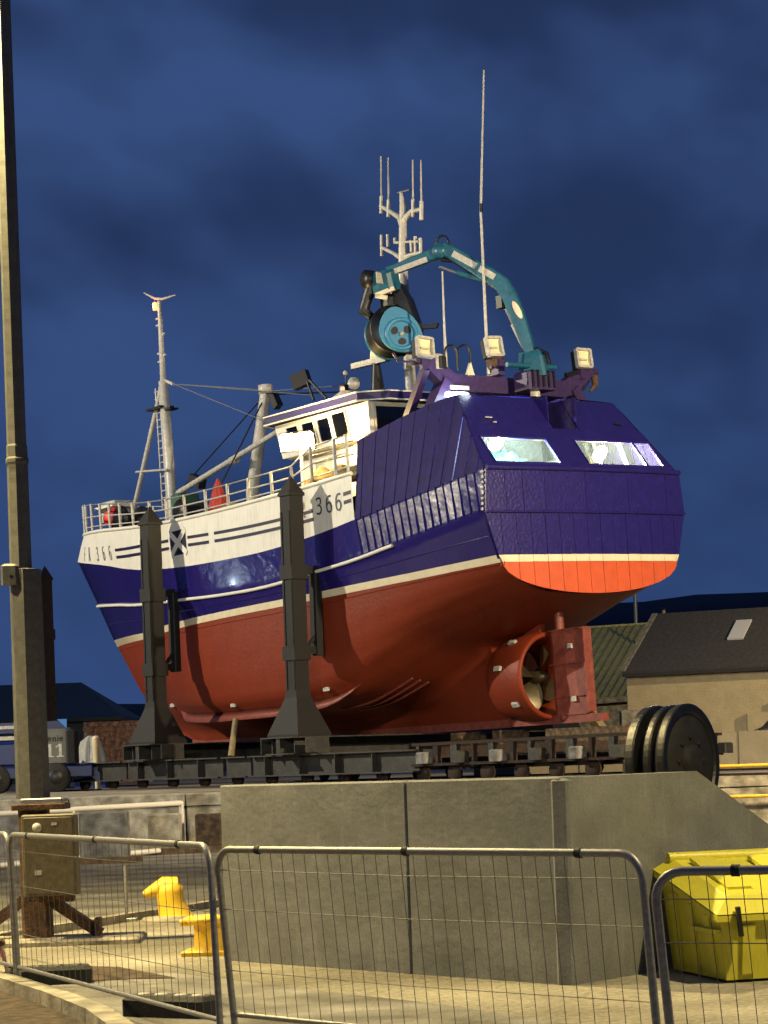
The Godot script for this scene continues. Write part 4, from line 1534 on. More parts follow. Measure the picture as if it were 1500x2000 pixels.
func make_crane():
	make_gantry()
	var dl := 2.76
	var dp := 1.7
	CP = b2w(V(1.7, -0.25, 8.0))
	CN = (FW * dl + PT * dp).normalized().cross(UPV).normalized()
	var n := Vector3(-CN.dot(PT), CN.dot(UPV), -CN.dot(FW)).normalized()
	# pedestal
	var foot := cp(1045, 762)
	part(boat, "crane_post", mb().tube([V(1.7, -0.25, 7.0), foot + Vector3(0, 0.1, 0)], 0.12, 12), M.mast_white)
	var cr := part(boat, "crane_base", mb().cbox(foot + Vector3(0, 0.2, 0), Vector3(0.85, 0.46, 0.6), 0.05), M.purple)
	for i in 5:
		part(cr, "rib", mb().box(foot + Vector3(-0.34 + 0.17 * i, 0.22, 0.31), Vector3(0.05, 0.4, 0.06)), M.black)
	part(boat, "crane_column", box_beam([cp(1047, 738), cp(1043, 700), cp(1040, 688)], [0.5, 0.42, 0.36], [0.6, 0.5, 0.4], n), M.teal)
	part(boat, "crane_column_side", box_beam([cp(1024, 735), cp(1022, 690)], [0.3, 0.24], [0.22, 0.2], n), M.teal)
	part(boat, "slew_bar", mb().tube([sl(990, 712, 1.6), sl(1085, 717, 1.6)], 0.06, 8), M.teal)
	# main boom: straight, bend, straight
	var bp := [cp(1036, 690), cp(1026, 660), cp(1010, 612), cp(996, 580), cp(982, 556), cp(962, 541), cp(932, 524), cp(890, 498), cp(866, 486)]
	part(boat, "main_boom", box_beam(bp, [0.24, 0.27, 0.29, 0.3, 0.3, 0.3, 0.29, 0.28, 0.27], [0.24, 0.3, 0.34, 0.36, 0.38, 0.36, 0.33, 0.32, 0.3], n), M.teal)
	# labels on the boom: print on white plates
	var nb := boat.get_node("main_boom")
	for q in [[884, 497, 930, 522, 14.0], [936, 526, 966, 543, 13.0]]:
		var a := cp(q[0], q[1] - 2, -0.16)
		var c := cp(q[2], q[3] - 2, -0.16)
		part(nb, "name_plate", mb().bar(a, c, 0.02, 0.15, (Vector3.UP).normalized()), M.mast_white)
	var oval := []
	var oc := cp(1010, 605, -0.165)
	var od := (cp(1018, 622, -0.165) - cp(1000, 588, -0.165)).normalized()
	var ou := n.cross(od)
	for i in 16:
		var t := TAU * i / 16
		oval.append(oc + od * cos(t) * 0.24 + ou * sin(t) * 0.075)
	part(nb, "oval_plate", mb().prism(oval, n * 0.02), M.cream)
	# rams
	part(boat, "lift_ram", mb().tube([cp(1024, 676), cp(1003, 633)], 0.075, 8), M.mast_white)
	part(boat, "ram_rod", mb().tube([cp(1003, 633), cp(988, 603)], 0.045, 8), M.chrome)
	part(boat, "ram_eye", mb().box(cp(980, 590), Vector3(0.2, 0.3, 0.2)), M.black)
	part(boat, "hose", mb().tube([cp(1030, 660), cp(1012, 640), cp(990, 590), cp(975, 565), cp(955, 553)], 0.06, 6), M.black)
	part(boat, "hose", mb().tube([cp(1045, 680), cp(1068, 690), cp(1073, 710)], 0.05, 6), M.black)
	part(boat, "knuckle_ram", mb().tube([cp(955, 549), cp(893, 533)], 0.07, 8), M.teal)
	part(boat, "ram_rod", mb().tube([cp(893, 533), cp(858, 521)], 0.035, 8), M.chrome)
	part(boat, "boom_underside_hose", mb().tube([cp(952, 546), cp(915, 528), cp(885, 510), cp(862, 508)], 0.045, 6), M.black)
	part(boat, "knuckle", mb().lathe(cp(862, 492) - n * 0.2, n, [[0, 0.0], [0, 0.17], [0.4, 0.17], [0.4, 0.0]], 14), M.teal)
	var arc := []
	for i in 9:
		var t := PI * i / 8.0
		arc.append(cp(864 - cos(t) * 13, 480 - sin(t) * 20))
	part(boat, "hose", mb().tube(arc, 0.03, 6), M.black)
	# outer boom towards the hauler
	var ob := [cp(866, 490), cp(840, 500), cp(778, 524), cp(758, 531)]
	part(boat, "outer_boom", box_beam(ob, [0.28, 0.24, 0.22, 0.22], [0.3, 0.26, 0.22, 0.22], n), M.teal)
	var nob := boat.get_node("outer_boom")
	part(nob, "name_plate", mb().bar(cp(770, 530, -0.13), cp(834, 506, -0.13), 0.02, 0.13), M.mast_white)
	# net hauler hanging from the boom's end
	var hp := 0.0
	var h0 := cp(745, 545)
	var hb := Basis(n, Vector3.UP, n.cross(Vector3.UP).normalized()).orthonormalized()
	part(boat, "hauler_head", mb().cbox(cp(752, 549), Vector3(0.5, 0.52, 0.62), 0.08, Basis(Vector3.UP, 0.3) * Basis(Vector3.BACK, 0.25)), M.teal)
	part(boat, "hauler_motor", mb().lathe(cp(726, 546) - Vector3(0.2, 0, 0), Vector3(1, 0, 0), [[0, 0.0], [0, 0.22], [0.4, 0.22], [0.4, 0.0]], 14), M.black)
	part(boat, "hauler_plate", mb().box(cp(742, 543, -0.36), Vector3(0.3, 0.26, 0.02), Basis(Vector3.UP, 0.3)), M.zinc)
	part(boat, "hauler_arm", mb().tube([cp(724, 560), cp(715, 590), cp(711, 608), cp(725, 618)], [0.16, 0.13, 0.15, 0.1], 8), M.black)
	for q in [[734, 577, 770, 563], [734, 578, 756, 582]]:
		part(boat, "hauler_bracket", mb().bar(cp(q[0], q[1], -0.2), cp(q[2], q[3], -0.2), 0.08, 0.1), M.cream)
	part(boat, "hauler_frame", box_beam([cp(775, 560, 0.3), cp(792, 590, 0.35), cp(808, 640, 0.4), cp(808, 690, 0.4)], [0.4, 0.5, 0.55, 0.4], [0.3, 0.34, 0.36, 0.4], n), M.black)
	part(boat, "hauler_throat", mb().cbox(cp(762, 592, 0.2), Vector3(0.4, 0.42, 0.45), 0.1), M.black)
	part(boat, "hauler_guide", mb().prism([cp(812, 628), cp(828, 634), cp(855, 630), cp(852, 640), cp(825, 642), cp(812, 640)], n * 0.12), M.black)
	# drum with its light blue oval guard
	var ax := (n * -0.72 + V(-0.69, 0, 0).normalized() * 0.69 + Vector3(0, 0.06, 0)).normalized()
	var dc := cp(766, 646, 0.15)
	part(boat, "hauler_drum", mb().lathe(dc - ax * 0.42, ax, [[0, 0.0], [0, 0.58], [0.1, 0.6], [0.35, 0.36], [0.6, 0.6], [0.65, 0.56], [0.65, 0.0]], 24), M.black)
	part(boat, "drum_flange", mb().lathe(dc - ax * 0.46, ax, [[0, 0.0], [0, 0.62], [0.06, 0.64], [0.1, 0.6], [0.1, 0.0]], 24), M.teal)
	var gx := Vector3.UP.cross(ax).normalized()
	var gy := ax.cross(gx).normalized()
	var gc := cp(780, 645, -0.42)
	var og := []
	for i in 28:
		var t := TAU * i / 28
		var yy := sin(t)
		og.append(gc + gx * (cos(t) * (0.5 - 0.1 * yy) - 0.1 * yy) + gy * yy * 0.55)
	var gd := part(boat, "drum_guard", mb().prism(og, ax * 0.12), M.teal_light)
	var gc2 := gc - gy * 0.12 + gx * 0.02 + ax * 0.12
	part(gd, "rim", mb().lathe(gc2, ax, [[0, 0.3], [0.04, 0.31], [0.06, 0.36], [0.04, 0.4], [0, 0.41]], 28), M.teal_light)
	for k in 3:
		var hole := []
		var t0 := TAU * k / 3 + 0.55
		for i in 12:
			var t := TAU * i / 12
			var r := 0.18 + 0.085 * cos(t)
			hole.append(gc2 + ax * 0.01 + gx * cos(t0 + sin(t) * 0.55) * r + gy * sin(t0 + sin(t) * 0.55) * r)
		part(gd, "hole", mb().prism(hole, ax * 0.004), M.black)
	part(gd, "hub", mb().lathe(gc2, ax, [[0, 0.06], [0.05, 0.05], [0.06, 0.0]], 12), M.zinc)

func make_deck_things():
	# loose gear on the deck
	var o := on_boat("mooring_buoy", "bright red inflated buoy inside the bow rail", "buoy")
	part(o, "float", mb().lathe(sp(226, 1030, 1.0), Vector3.UP, [[0, 0.0], [0.02, 0.2], [0.15, 0.34], [0.35, 0.34], [0.5, 0.24], [0.56, 0.08], [0.6, 0.0]], 18), M.buoy_red)
	part(o, "eye", mb().lathe(sp(226, 1002, 1.0), Vector3.UP, [[0, 0.07], [0.1, 0.05], [0.12, 0.0]], 10), M.mast_white)
	o = on_boat("anchor_winch", "dark winch on the foredeck between the rail and the foremast", "winch")
	part(o, "drum", mb().lathe(sp(280, 1015, 0.6), Vector3(-1, 0, 0), [[0, 0.0], [0, 0.4], [0.08, 0.4], [0.1, 0.22], [0.7, 0.22], [0.72, 0.4], [0.8, 0.4], [0.8, 0.0]], 16), M.black)
	part(o, "bed", mb().cbox(sp(280, 1030, 0.2), Vector3(1.2, 0.3, 0.9), 0.03), M.black)
	o = on_boat("deck_locker", "white topped locker behind the red buoy", "locker")
	part(o, "body", mb().cbox(sp(230, 1000, 0.1), Vector3(0.8, 0.6, 0.9), 0.03), M.inside)
	part(o, "lid", mb().cbox(sp(226, 991, 0.3), Vector3(0.9, 0.07, 1.0), 0.02), M.white)
	o = on_boat("trawl_winch", "dark green winch at the foot of the foremast", "winch")
	part(o, "frame", mb().cbox(sp(362, 985, 0.8), Vector3(0.7, 0.6, 0.5), 0.06), M.green_paint)
	part(o, "drum", mb().lathe(sp(352, 1000, 1.8), Vector3(1, 0, 0), [[0, 0.0], [0, 0.36], [0.07, 0.36], [0.09, 0.2], [0.6, 0.2], [0.62, 0.36], [0.7, 0.36], [0.7, 0.0]], 16), M.black)
	o = on_boat("folded_net", "red canvas bundle standing up behind the rail amidships", "canvas")
	part(o, "bundle", mb().loft_fold(sp(430, 1004, 2.2), 0.32, 0.95, 0.12), M.red_cloth)
	o = on_boat("rope_coil", "pale coiled rope on deck aft of the red canvas", "rope")
	for k in 4:
		var pts := []
		for i in 17:
			var t := TAU * i / 16
			pts.append(sp(452, 1000, 2.3) + Vector3(cos(t) * (0.3 - 0.02 * k), 0.06 * k, sin(t) * (0.3 - 0.02 * k)))
		part(o, "turn", mb().tube(pts, 0.035, 6), M.pale_timber)
	o = on_boat("net_heap", "brown fishing net heaped along the rail by the deckhouse", "net")
	part(o, "heap", mb().mound(sp(650, 938, 2.55) - Vector3(0, 0.1, 0), 0.4, 0.4, 1.0, 3), M.net_brown)
	o = on_boat("fish_box", "orange brown fish box beside the deckhouse rail", "box")
	part(o, "tray", mb().cbox(sp(690, 922, 2.9), Vector3(0.4, 0.25, 0.8), 0.03), M.pale_timber)
	part(o, "rim", mb().cbox(sp(690, 915, 2.9), Vector3(0.46, 0.05, 0.86), 0.015), M.pale_timber)
	o = on_boat("green_net", "green fishing net piled inside the stern shelter", "net")
	part(o, "heap", mb().mound(V(1.7, 1.15, 5.3), 0.85, 1.25, 0.8, 5), M.net_green)
	o = on_boat("pale_tarpaulin", "cream tarpaulin hanging inside the shelter behind the stern window", "tarpaulin")
	part(o, "sheet", mb().loft_fold(V(1.9, -1.5, 5.4), 0.75, 1.5, 0.2), M.cream)

# ------------------------------------------------------------------ the slip cradle (upright frame, same heading as the boat)
var CO: Vector3
var CB: Basis
func C(l: float, p: float, y: float) -> Vector3:
	return Vector3(-p, y, -l)

func cpx(x: float, y: float, p: float) -> Vector3:
	var s := CB.x
	var o := CO - s * p
	var r := ray(x, y)
	var c := Vector3(0, EYE, 0)
	var q := c + r * ((o - c).dot(s) / r.dot(s)) - CO
	return Vector3(q.dot(CB.x), q.y, q.dot(CB.z))

func support_post(parent: Node, foot: Vector3, top: float, lit: Material, arms: float):
	# square post with pyramid cap, two collars and a flared foot
	var w := 0.2
	var y0 := foot.y
	var rows := []
	for q in [[0.0, 0.62, 0.5], [0.06, 0.62, 0.5], [0.95, 0.23, 0.22], [1.15, w, w], [top - 0.45 - y0, w, w]]:
		var ring := []
		for k in [[-1, -1], [-1, 1], [1, 1], [1, -1], [-1, -1]]:
			ring.append(Vector3(foot.x + k[0] * q[2], y0 + q[0], foot.z + k[1] * q[1]))
		rows.append(ring)
	var b := mb().loft(rows, false)
	var po := part(parent, "support_post", b, lit)
	var cap := mb()
	var e := w + 0.035
	var a := Vector3(foot.x, top, foot.z)
	var ring := []
	for k in [[-1, -1], [-1, 1], [1, 1], [1, -1]]:
		ring.append(Vector3(foot.x + k[0] * e, top - 0.45, foot.z + k[1] * e))
	for i in 4:
		cap.tri(ring[i], ring[(i + 1) % 4], a + Vector3(0, 0.0, 0))
	cap.box(Vector3(foot.x, top - 0.48, foot.z), Vector3(e * 2, 0.06, e * 2))
	part(po, "cap", cap, lit)
	for y in [top - 2.35, top - 4.3]:
		part(po, "collar", mb().box(Vector3(foot.x, y, foot.z), Vector3(w * 2 + 0.09, 0.34, w * 2 + 0.09)), lit)
	for k in [-1.0, 1.0]:
		part(po, "edge_plate", mb().box(Vector3(foot.x - w - 0.012, y0 + (top - y0) * 0.52, foot.z + k * (w - 0.05)), Vector3(0.02, (top - y0) * 0.68, 0.06)), lit)
	if arms != 0.0:
		for y in [top - 2.3, top - 4.25]:
			part(po, "arm", mb().bar(Vector3(foot.x + arms * w, y, foot.z), Vector3(foot.x + arms * 0.66, y + 0.04, foot.z), 0.16, 0.18), lit)
		part(po, "brace", mb().bar(Vector3(foot.x + arms * w, top - 4.3, foot.z), Vector3(foot.x + arms * 0.6, top - 3.85, foot.z), 0.08, 0.08), lit)
		part(po, "pad", mb().cbox(Vector3(foot.x + arms * 0.64, top - 3.3, foot.z), Vector3(0.2, 2.1, 0.3), 0.03), M.post_black)
	return po

func make_cradle():
	var b0 := deg_to_rad(39.0)
	CB = Basis(Vector3(cos(b0), 0, -sin(b0)), Vector3.UP, Vector3(sin(b0), 0, cos(b0)))
	CO = Vector3(BO.x, 1.12, BO.z)
	var cr := thing("slip_cradle", "long dark steel cradle on rails carrying the boat", "cradle")
	cr.transform = Transform3D(CB, CO)
	var pp := 4.15
	for q in [[567, 928], [292, 988]]:
		var tip := cpx(q[0], q[1], pp)
		var l := -tip.z
		support_post(cr, C(l, pp, 1.18), tip.y, M.post_black, 1.0)
		support_post(cr, C(l, -pp, 1.18), tip.y, M.post_black, -1.0)
		# bolster under each pair of posts: web and flanges
		part(cr, "bolster", mb().box(C(l, 0, 0.97), Vector3(9.6, 0.36, 0.16)), M.steel)
		part(cr, "bolster_flange", mb().box(C(l, 0, 1.165), Vector3(9.7, 0.03, 1.3)), M.steel)
		part(cr, "bolster_flange", mb().box(C(l, 0, 0.775), Vector3(9.7, 0.03, 0.9)), M.steel)
		for s in [1.0, -1.0]:
			for k in [-0.9, -0.45, 0.0, 0.45, 0.9]:
				part(cr, "stiffener", mb().box(C(l + k, s * 4.3, 0.97), Vector3(0.7, 0.36, 0.03)), M.steel)
	# longitudinal girders on both sides, in lengths
	for s in [1.0, -1.0]:
		for seg in [[16.6, 13.9], [13.8, 9.4], [9.25, 8.2], [8.1, 1.7]]:
			var l0: float = seg[0]
			var l1: float = seg[1]
			var g := mb()
			g.box(C((l0 + l1) / 2, s * pp, 0.5), Vector3(0.05, 0.46, l0 - l1))
			g.box(C((l0 + l1) / 2, s * pp, 0.745), Vector3(0.42, 0.035, l0 - l1))
			g.box(C((l0 + l1) / 2, s * pp, 0.26), Vector3(0.42, 0.035, l0 - l1))
			var gd := part(cr, "girder", g, M.steel)
			for i in int((l0 - l1) / 1.4):
				part(gd, "stiffener", mb().box(C(l0 - 0.7 - i * 1.4, s * (pp + 0.11), 0.5), Vector3(0.16, 0.44, 0.025)), M.steel)
		# stern end: open bogie frame
		var fr := mb()
		var le := -5.0 if s > 0 else 0.2
		fr.bar(C(1.9, s * pp, 0.86), C(le, s * pp, 0.9), 0.14, 0.07)
		fr.bar(C(1.9, s * pp, 0.4), C(le, s * pp, 0.42), 0.2, 0.06)
		var bf := part(cr, "bogie_frame", fr, M.old_rust)
		for i in (11 if s > 0 else 3):
			part(bf, "upright", mb().bar(C(1.7 - i * 0.62, s * pp, 0.4), C(1.7 - i * 0.62, s * pp, 0.88), 0.1 + 0.06 * (i % 3), 0.12), M.old_rust if i % 2 else M.steel)
			if i % 2 == 0:
				part(bf, "axle_box", mb().cbox(C(1.4 - i * 0.62, s * (pp + 0.12), 0.56), Vector3(0.3, 0.26, 0.3), 0.03), M.grey_concrete if i % 4 == 0 else M.steel)
	# wheels on the rails
	for s in [1.0, -1.0]:
		var l := 16.2
		while l > (-5.0 if s > 0 else 0.0):
			part(cr, "wheel", mb().lathe(C(l, s * pp - 0.06, 0.2), Vector3(1, 0, 0), [[0, 0.0], [0, 0.22], [0.03, 0.22], [0.035, 0.17], [0.12, 0.16], [0.12, 0.0]], 18), M.old_rust)
			l -= 1.45 if l > 2.0 else 1.1
		part(cr, "ground_rail", mb().box(C(10, s * pp, 0.02), Vector3(0.08, 0.05, 44)), M.old_rust)
	# keel blocks and inner cross beams
	for i in 9:
		var l := 15.6 - i * 1.55
		var kb: Vector3 = b2w(V(l, 0, lerpf(0.36, 0.6, clampf((l - 3) / 13.0, 0, 1)) - 0.18))
		var ky := kb.y - 1.12
		part(cr, "keel_block", mb().cbox(C(l, 0, (ky + 0.78) / 2), Vector3(0.9, ky - 0.78, 0.36), 0.02), M.timber)
		part(cr, "cross_beam", mb().box(C(l, 0, 0.66), Vector3(8.0, 0.2, 0.2)), M.steel)
	for l in [1.2, -0.6, -2.4]:
		part(cr, "cross_beam", mb().box(C(l, 0.0 if l > 1.0 else 2.2, 0.7), Vector3(8.2 if l > 1.0 else 3.9, 0.2, 0.24)), M.old_rust)
	part(cr, "stern_bearer", mb().box(C(0.4, 0, 0.98), Vector3(0.5, 0.34, 2.6)), M.timber)
	part(cr, "stern_strut", mb().bar(cpx(1140, 1375, -1.2), cpx(1175, 1425, -1.2), 0.25, 0.2), M.pale_timber)
	# timber shore under the bilge
	var pr := thing("timber_prop", "pale round timber prop wedged under the red bilge", "prop")
	pr.transform = cr.transform
	part(pr, "prop", mb().tube([cpx(451, 1478, 3.5), cpx(460, 1405, 3.1)], [0.085, 0.075], 9), M.pale_timber)
	# a single post of another cradle, further off past the bow
	var sp_ := thing("spare_cradle_post", "rusty grey cradle post standing alone past the bow, behind the lamp column", "post", at(101, 1500, 78.0) * Vector3(1, 0, 1) + Vector3(0, 1.12, 0), 0.3)
	support_post(sp_, Vector3.ZERO, at(101, 1104, 78.0).y - 1.12, M.old_rust, 0.0)

# ------------------------------------------------------------------ foreground
func make_foreground():
	# ---- concrete wall
	var A := Vector3(1.25, 0, -16.09)
	var Lf := Vector3(-1.38, 0, -19.2)
	var H := 1.46
	var dl := (A - Lf).normalized()
	var nl := Vector3(-dl.z, 0, dl.x) if Vector3(-dl.z, 0, dl.x).z > 0 else Vector3(dl.z, 0, -dl.x)
	var wall := thing("concrete_wall", "grey precast concrete wall standing in front of the slip", "wall")
	var mid := on_y(808, 1902, 0.0)
	var t1 := (mid - Lf).dot(dl)
	var tl_ := (A - Lf).length()
	var runs := [[0.0, t1 - 0.005], [t1 + 0.005, tl_ - 0.05]]
	for r in runs:
		var a: Vector3 = Lf + dl * r[0]
		var c: Vector3 = Lf + dl * r[1]
		var m := (a + c) / 2 - nl * 0.14
		part(wall, "panel", mb().cbox(m + Vector3(0, H / 2, 0), Vector3((c - a).length(), H, 0.28), 0.012, Basis(dl, Vector3.UP, dl.cross(Vector3.UP))), M.wall_concrete)
	var dr := Vector3(0.78, 0, -0.93).normalized()
	var nr := Vector3(0.93, 0, 0.78).normalized()
	part(wall, "corner_post", mb().cbox(A + Vector3(0.0, H / 2 - 0.005, 0) - (nl + nr).normalized() * 0.1, Vector3(0.14, H - 0.01, 0.14), 0.02, Basis(Vector3.UP, atan2(dr.x, dr.z) + 0.2)), M.wall_concrete)
	var q := A + dr * 0.05
	var out := [q, q + dr * 3.6, q + dr * 3.6 + Vector3(0, 0.62, 0), q + dr * 1.68 + Vector3(0, H - 0.005, 0), q + Vector3(0, H - 0.005, 0)]
	part(wall, "wing_panel", mb().prism(out, -nr * 0.26), M.wall_concrete)
	# ---- black grooved wheel behind the wall
	var wc := at(1322, 1488, 20.0)
	var wx := Vector3(0.8, 0.02, 0.6).normalized()
	var R := 0.5
	var wo := thing("grooved_wheel", "big black double grooved wheel standing behind the concrete wall", "wheel", wc)
	var pf := [[-0.24, 0.0], [-0.24, R * 0.97], [-0.225, R], [-0.16, R], [-0.145, R * 0.98], [-0.13, R * 0.82], [-0.07, R * 0.82], [-0.055, R * 0.97], [-0.04, R * 0.99], [0.0, R * 0.99], [0.015, R * 0.97], [0.025, R * 0.9], [0.06, R * 0.9], [0.07, R * 0.98], [0.09, R], [0.14, R], [0.15, R * 0.98], [0.15, R * 0.86], [0.13, R * 0.83], [0.13, 0.0]]
	part(wo, "rim", mb().lathe(Vector3.ZERO, wx, pf, 56, false), M.wheel_black)
	var w1 := Vector3.UP.cross(wx).normalized()
	for k in 8:
		var wr := w1 * cos(TAU * k / 8) + wx.cross(w1) * sin(TAU * k / 8)
		part(wo, "bolt", mb().lathe(wx * 0.137 + wr * R * 0.42, wx, [[0, 0.022], [0.02, 0.02], [0.02, 0.0]], 6), M.rubber)
	part(wo, "hub", mb().lathe(wx * 0.136, wx, [[0, 0.15], [0.05, 0.13], [0.06, 0.06], [0.06, 0.0]], 20), M.rubber)
	part(wo, "axle", mb().tube([-wx * 0.5, wx * 0.1], 0.07, 12), M.rubber)
	part(wo, "side_plate", mb().lathe(wx * 0.132, wx, [[0, R * 0.79], [0.006, R * 0.78], [0.006, 0.0]], 40), M.rubber)
	for s in [-0.42, 0.0]:
		if s < -0.1:
			part(wo, "bracket", mb().bar(wx * s, wx * s - Vector3(0, wc.y, 0), 0.1, 0.2), M.rubber)
	part(wo, "bracket", mb().bar(-Vector3(0, R + 0.05, 0) - wx * 0.4, -Vector3(0, R + 0.05, 0) + wx * 0.1, 0.2, 0.08), M.rubber)
	make_bin()
	make_fences()
	make_lamp_base()
	make_bollards()

func make_bin():
	var c0 := Vector3(2.27, 0, -15.81)
	var sv := Vector3(-0.28, 0, -1.14).normalized()
	var fv := Vector3(-sv.z, 0, sv.x)
	if fv.x < 0:
		fv = -fv
	var o := thing("grit_bin", "yellow plastic bin with a sloping lid against the concrete wall", "bin", c0)
	var P := func(f: float, s: float, y: float) -> Vector3:
		return fv * f + sv * s + Vector3(0, y, 0)
	var W := 1.25
	var D := 1.12
	# body tapers towards the ground, higher at the back
	var b := mb()
	var i := 0.05
	var p := [P.call(i, i, 0.02), P.call(W - i, i, 0.02), P.call(W - i, D - i, 0.02), P.call(i, D - i, 0.02), P.call(0, 0, 0.45), P.call(W, 0, 0.45), P.call(W, D, 0.7), P.call(0, D, 0.7)]
	b.hexa([p[0], p[3], p[2], p[1], p[4], p[7], p[6], p[5]])
	var body := part(o, "body", b, M.bin_yellow)
	for k in 4:
		var f := 0.2 + k * 0.28
		part(body, "rib", mb().bar(P.call(f, -0.005 + 0.04, 0.06), P.call(f, -0.012, 0.4), 0.09, 0.03, fv.cross(Vector3.UP)), M.bin_yellow)
	for k in 3:
		var s := 0.22 + k * 0.32
		part(body, "rib", mb().bar(P.call(0.04 - 0.005, s, 0.06), P.call(-0.01, s, 0.42 + s * 0.2), 0.1, 0.03, fv), M.bin_yellow)
	part(body, "step", mb().bar(P.call(-0.02, 0.0, 0.36), P.call(-0.02, 0.5, 0.36), 0.04, 0.03), M.bin_yellow)
	# rim and lid
	var e := 0.045
	var rim := mb()
	rim.hexa([P.call(-e, -e, 0.43), P.call(-e, D + e, 0.7), P.call(W + e, D + e, 0.7), P.call(W + e, -e, 0.43), P.call(-e, -e, 0.47), P.call(-e, D + e, 0.74), P.call(W + e, D + e, 0.74), P.call(W + e, -e, 0.47)])
	part(o, "rim", rim, M.bin_yellow)
	var lid := mb()
	lid.hexa([P.call(-e, -e, 0.48), P.call(-e, D + e, 0.75), P.call(W + e, D + e, 0.75), P.call(W + e, -e, 0.48), P.call(0.1, 0.1, 0.6), P.call(0.08, D, 0.83), P.call(W - 0.08, D, 0.83), P.call(W - 0.1, 0.1, 0.6)])
	var ld := part(o, "lid", lid, M.bin_yellow)
	for k in 2:
		part(ld, "lid_rib", mb().bar(P.call(0.25 + k * 0.45, 0.25, 0.635), P.call(0.25 + k * 0.45, 0.95, 0.82), 0.18, 0.03), M.bin_yellow)
	part(o, "hinge_ridge", mb().tube([P.call(0.05, D - 0.02, 0.82), P.call(W - 0.05, D - 0.02, 0.82)], 0.05, 8), M.bin_yellow)
	part(o, "latch", mb().bar(P.call(0.1, -0.07, 0.53), P.call(0.12, -0.07, 0.33), 0.06, 0.03), M.rubber)

func fence_panel(label: String, a: Vector3, b: Vector3, lean: Vector3, h: float, gap: float):
	var o := thing("mesh_fence", label, "fence", a, 0, "mesh fence panels along the road")
	var d := b - a
	d.y = 0
	var L := d.length()
	d = d / L
	var P := func(s: float, y: float) -> Vector3:
		return d * s + Vector3(0, y, 0) + lean * (y / h)
	var r := 0.021
	var rad := 0.13
	var pts := [P.call(0, 0.03), P.call(0, h - rad)]
	for i in range(1, 6):
		var t := PI / 2 * i / 6.0
		pts.append(P.call(rad - rad * cos(t), h - rad + rad * sin(t)))
	pts.append(P.call(rad, h))
	pts.append(P.call(L / 2, h))
	pts.append(P.call(L - rad, h))
	for i in range(1, 6):
		var t := PI / 2 * i / 6.0
		pts.append(P.call(L - rad + rad * sin(t), h - rad + rad * cos(t)))
	pts.append(P.call(L, h - rad))
	pts.append(P.call(L, 0.03))
	part(o, "frame_tube", mb().tube(pts, r, 10), M.galv)
	part(o, "bottom_rail", mb().tube([P.call(r, 0.16), P.call(L - r, 0.16)], 0.016, 8), M.galv)
	var n := int(L / gap)
	var wire := {}
	for i in range(1, n):
		var s := L * i / n
		var top := h - 0.01
		if s < rad:
			top = h - rad + sqrt(maxf(0, rad * rad - pow(rad - s, 2)))
		elif s > L - rad:
			top = h - rad + sqrt(maxf(0, rad * rad - pow(s - L + rad, 2)))
		part(o, "wire", mb().tube([P.call(s + (rng.randf() - 0.5) * 0.012, 0.16), P.call(s, top)], 0.0019, 4, false), M.wire)
	for y in [0.42, 0.78, h - 0.12]:
		part(o, "cross_wire", mb().tube([P.call(0, y), P.call(L * 0.5, y - 0.012), P.call(L, y)], 0.0026, 4, false), M.wire)
	for s in [0.12, 0.5, 0.88]:
		part(o, "weld_clip", mb().tube([P.call(L * s - 0.018, h), P.call(L * s + 0.018, h)], 0.026, 8), M.rubber)

func rubber_foot(label: String, where: Vector3, turn: float, spots := true):
	var o := thing("rubber_block", label, "fence foot", where, turn, "rubber feet of the fence")
	part(o, "block", mb().cbox(Vector3(0, 0.07, 0), Vector3(0.66, 0.14, 0.24), 0.03), M.rubber)
	for k in [-0.22, -0.08, 0.08, 0.22]:
		part(o, "socket", mb().lathe(Vector3(k, 0.141, 0.0), Vector3.UP, [[0, 0.045], [0.006, 0.04], [0.006, 0.0]], 10), M.zinc if spots else M.black)

func make_fences():
	var f0 := on_y(38, 1930, 0.0)
	var f1 := on_y(452, 2042, 0.0)
	fence_panel("mesh fence panel running back to the lamp column", f0, f1 + Vector3(-0.05, 0, 0.1), Vector3(-0.03, 0, 0.02), 1.16, 0.14)
	var g0 := on_y(462, 2034, 0.0)
	var g1 := Vector3(1.27, 0, -10.95)
	fence_panel("mesh fence panel across the front of the concrete wall", g0, g1, Vector3(-0.075, 0, 0.06), 1.13, 0.1)
	fence_panel("mesh fence panel in front of the yellow bin", Vector3(1.23, 0, -10.0), Vector3(4.03, 0, -8.9), Vector3(-0.085, 0, 0.05), 1.09, 0.077)
	fence_panel("mesh fence panel beside the rusty lamp base, its end by the column", f0 + (f0 - f1).normalized() * 0.07, f0 + (f0 - f1).normalized() * 3.5, Vector3(-0.02, 0, 0.02), 1.16, 0.14)
	rubber_foot("worn black rubber fence foot with pale spots at the kerb end of the wall fence", on_y(335, 1985, 0.0), -0.55)
	rubber_foot("black rubber fence foot next to the rusty lamp base", on_y(95, 1922, 0.0), 0.1, false)
	rubber_foot("black rubber fence foot under the bin fence joint", Vector3(1.36, 0, -10.5), -0.4)
	var st := thing("steel_rod", "red painted steel stay leaning at the fence end", "stay", on_y(12, 1912, 0.0))
	part(st, "rod", mb().tube([Vector3(0.03, 0.0, 0), Vector3(-0.05, 0.28, -0.05)], 0.02, 6), M.letter_red)
	part(st, "pin", mb().tube([Vector3(-0.06, 0.26, -0.05), Vector3(-0.02, 0.3, -0.04)], 0.03, 6), M.rust)

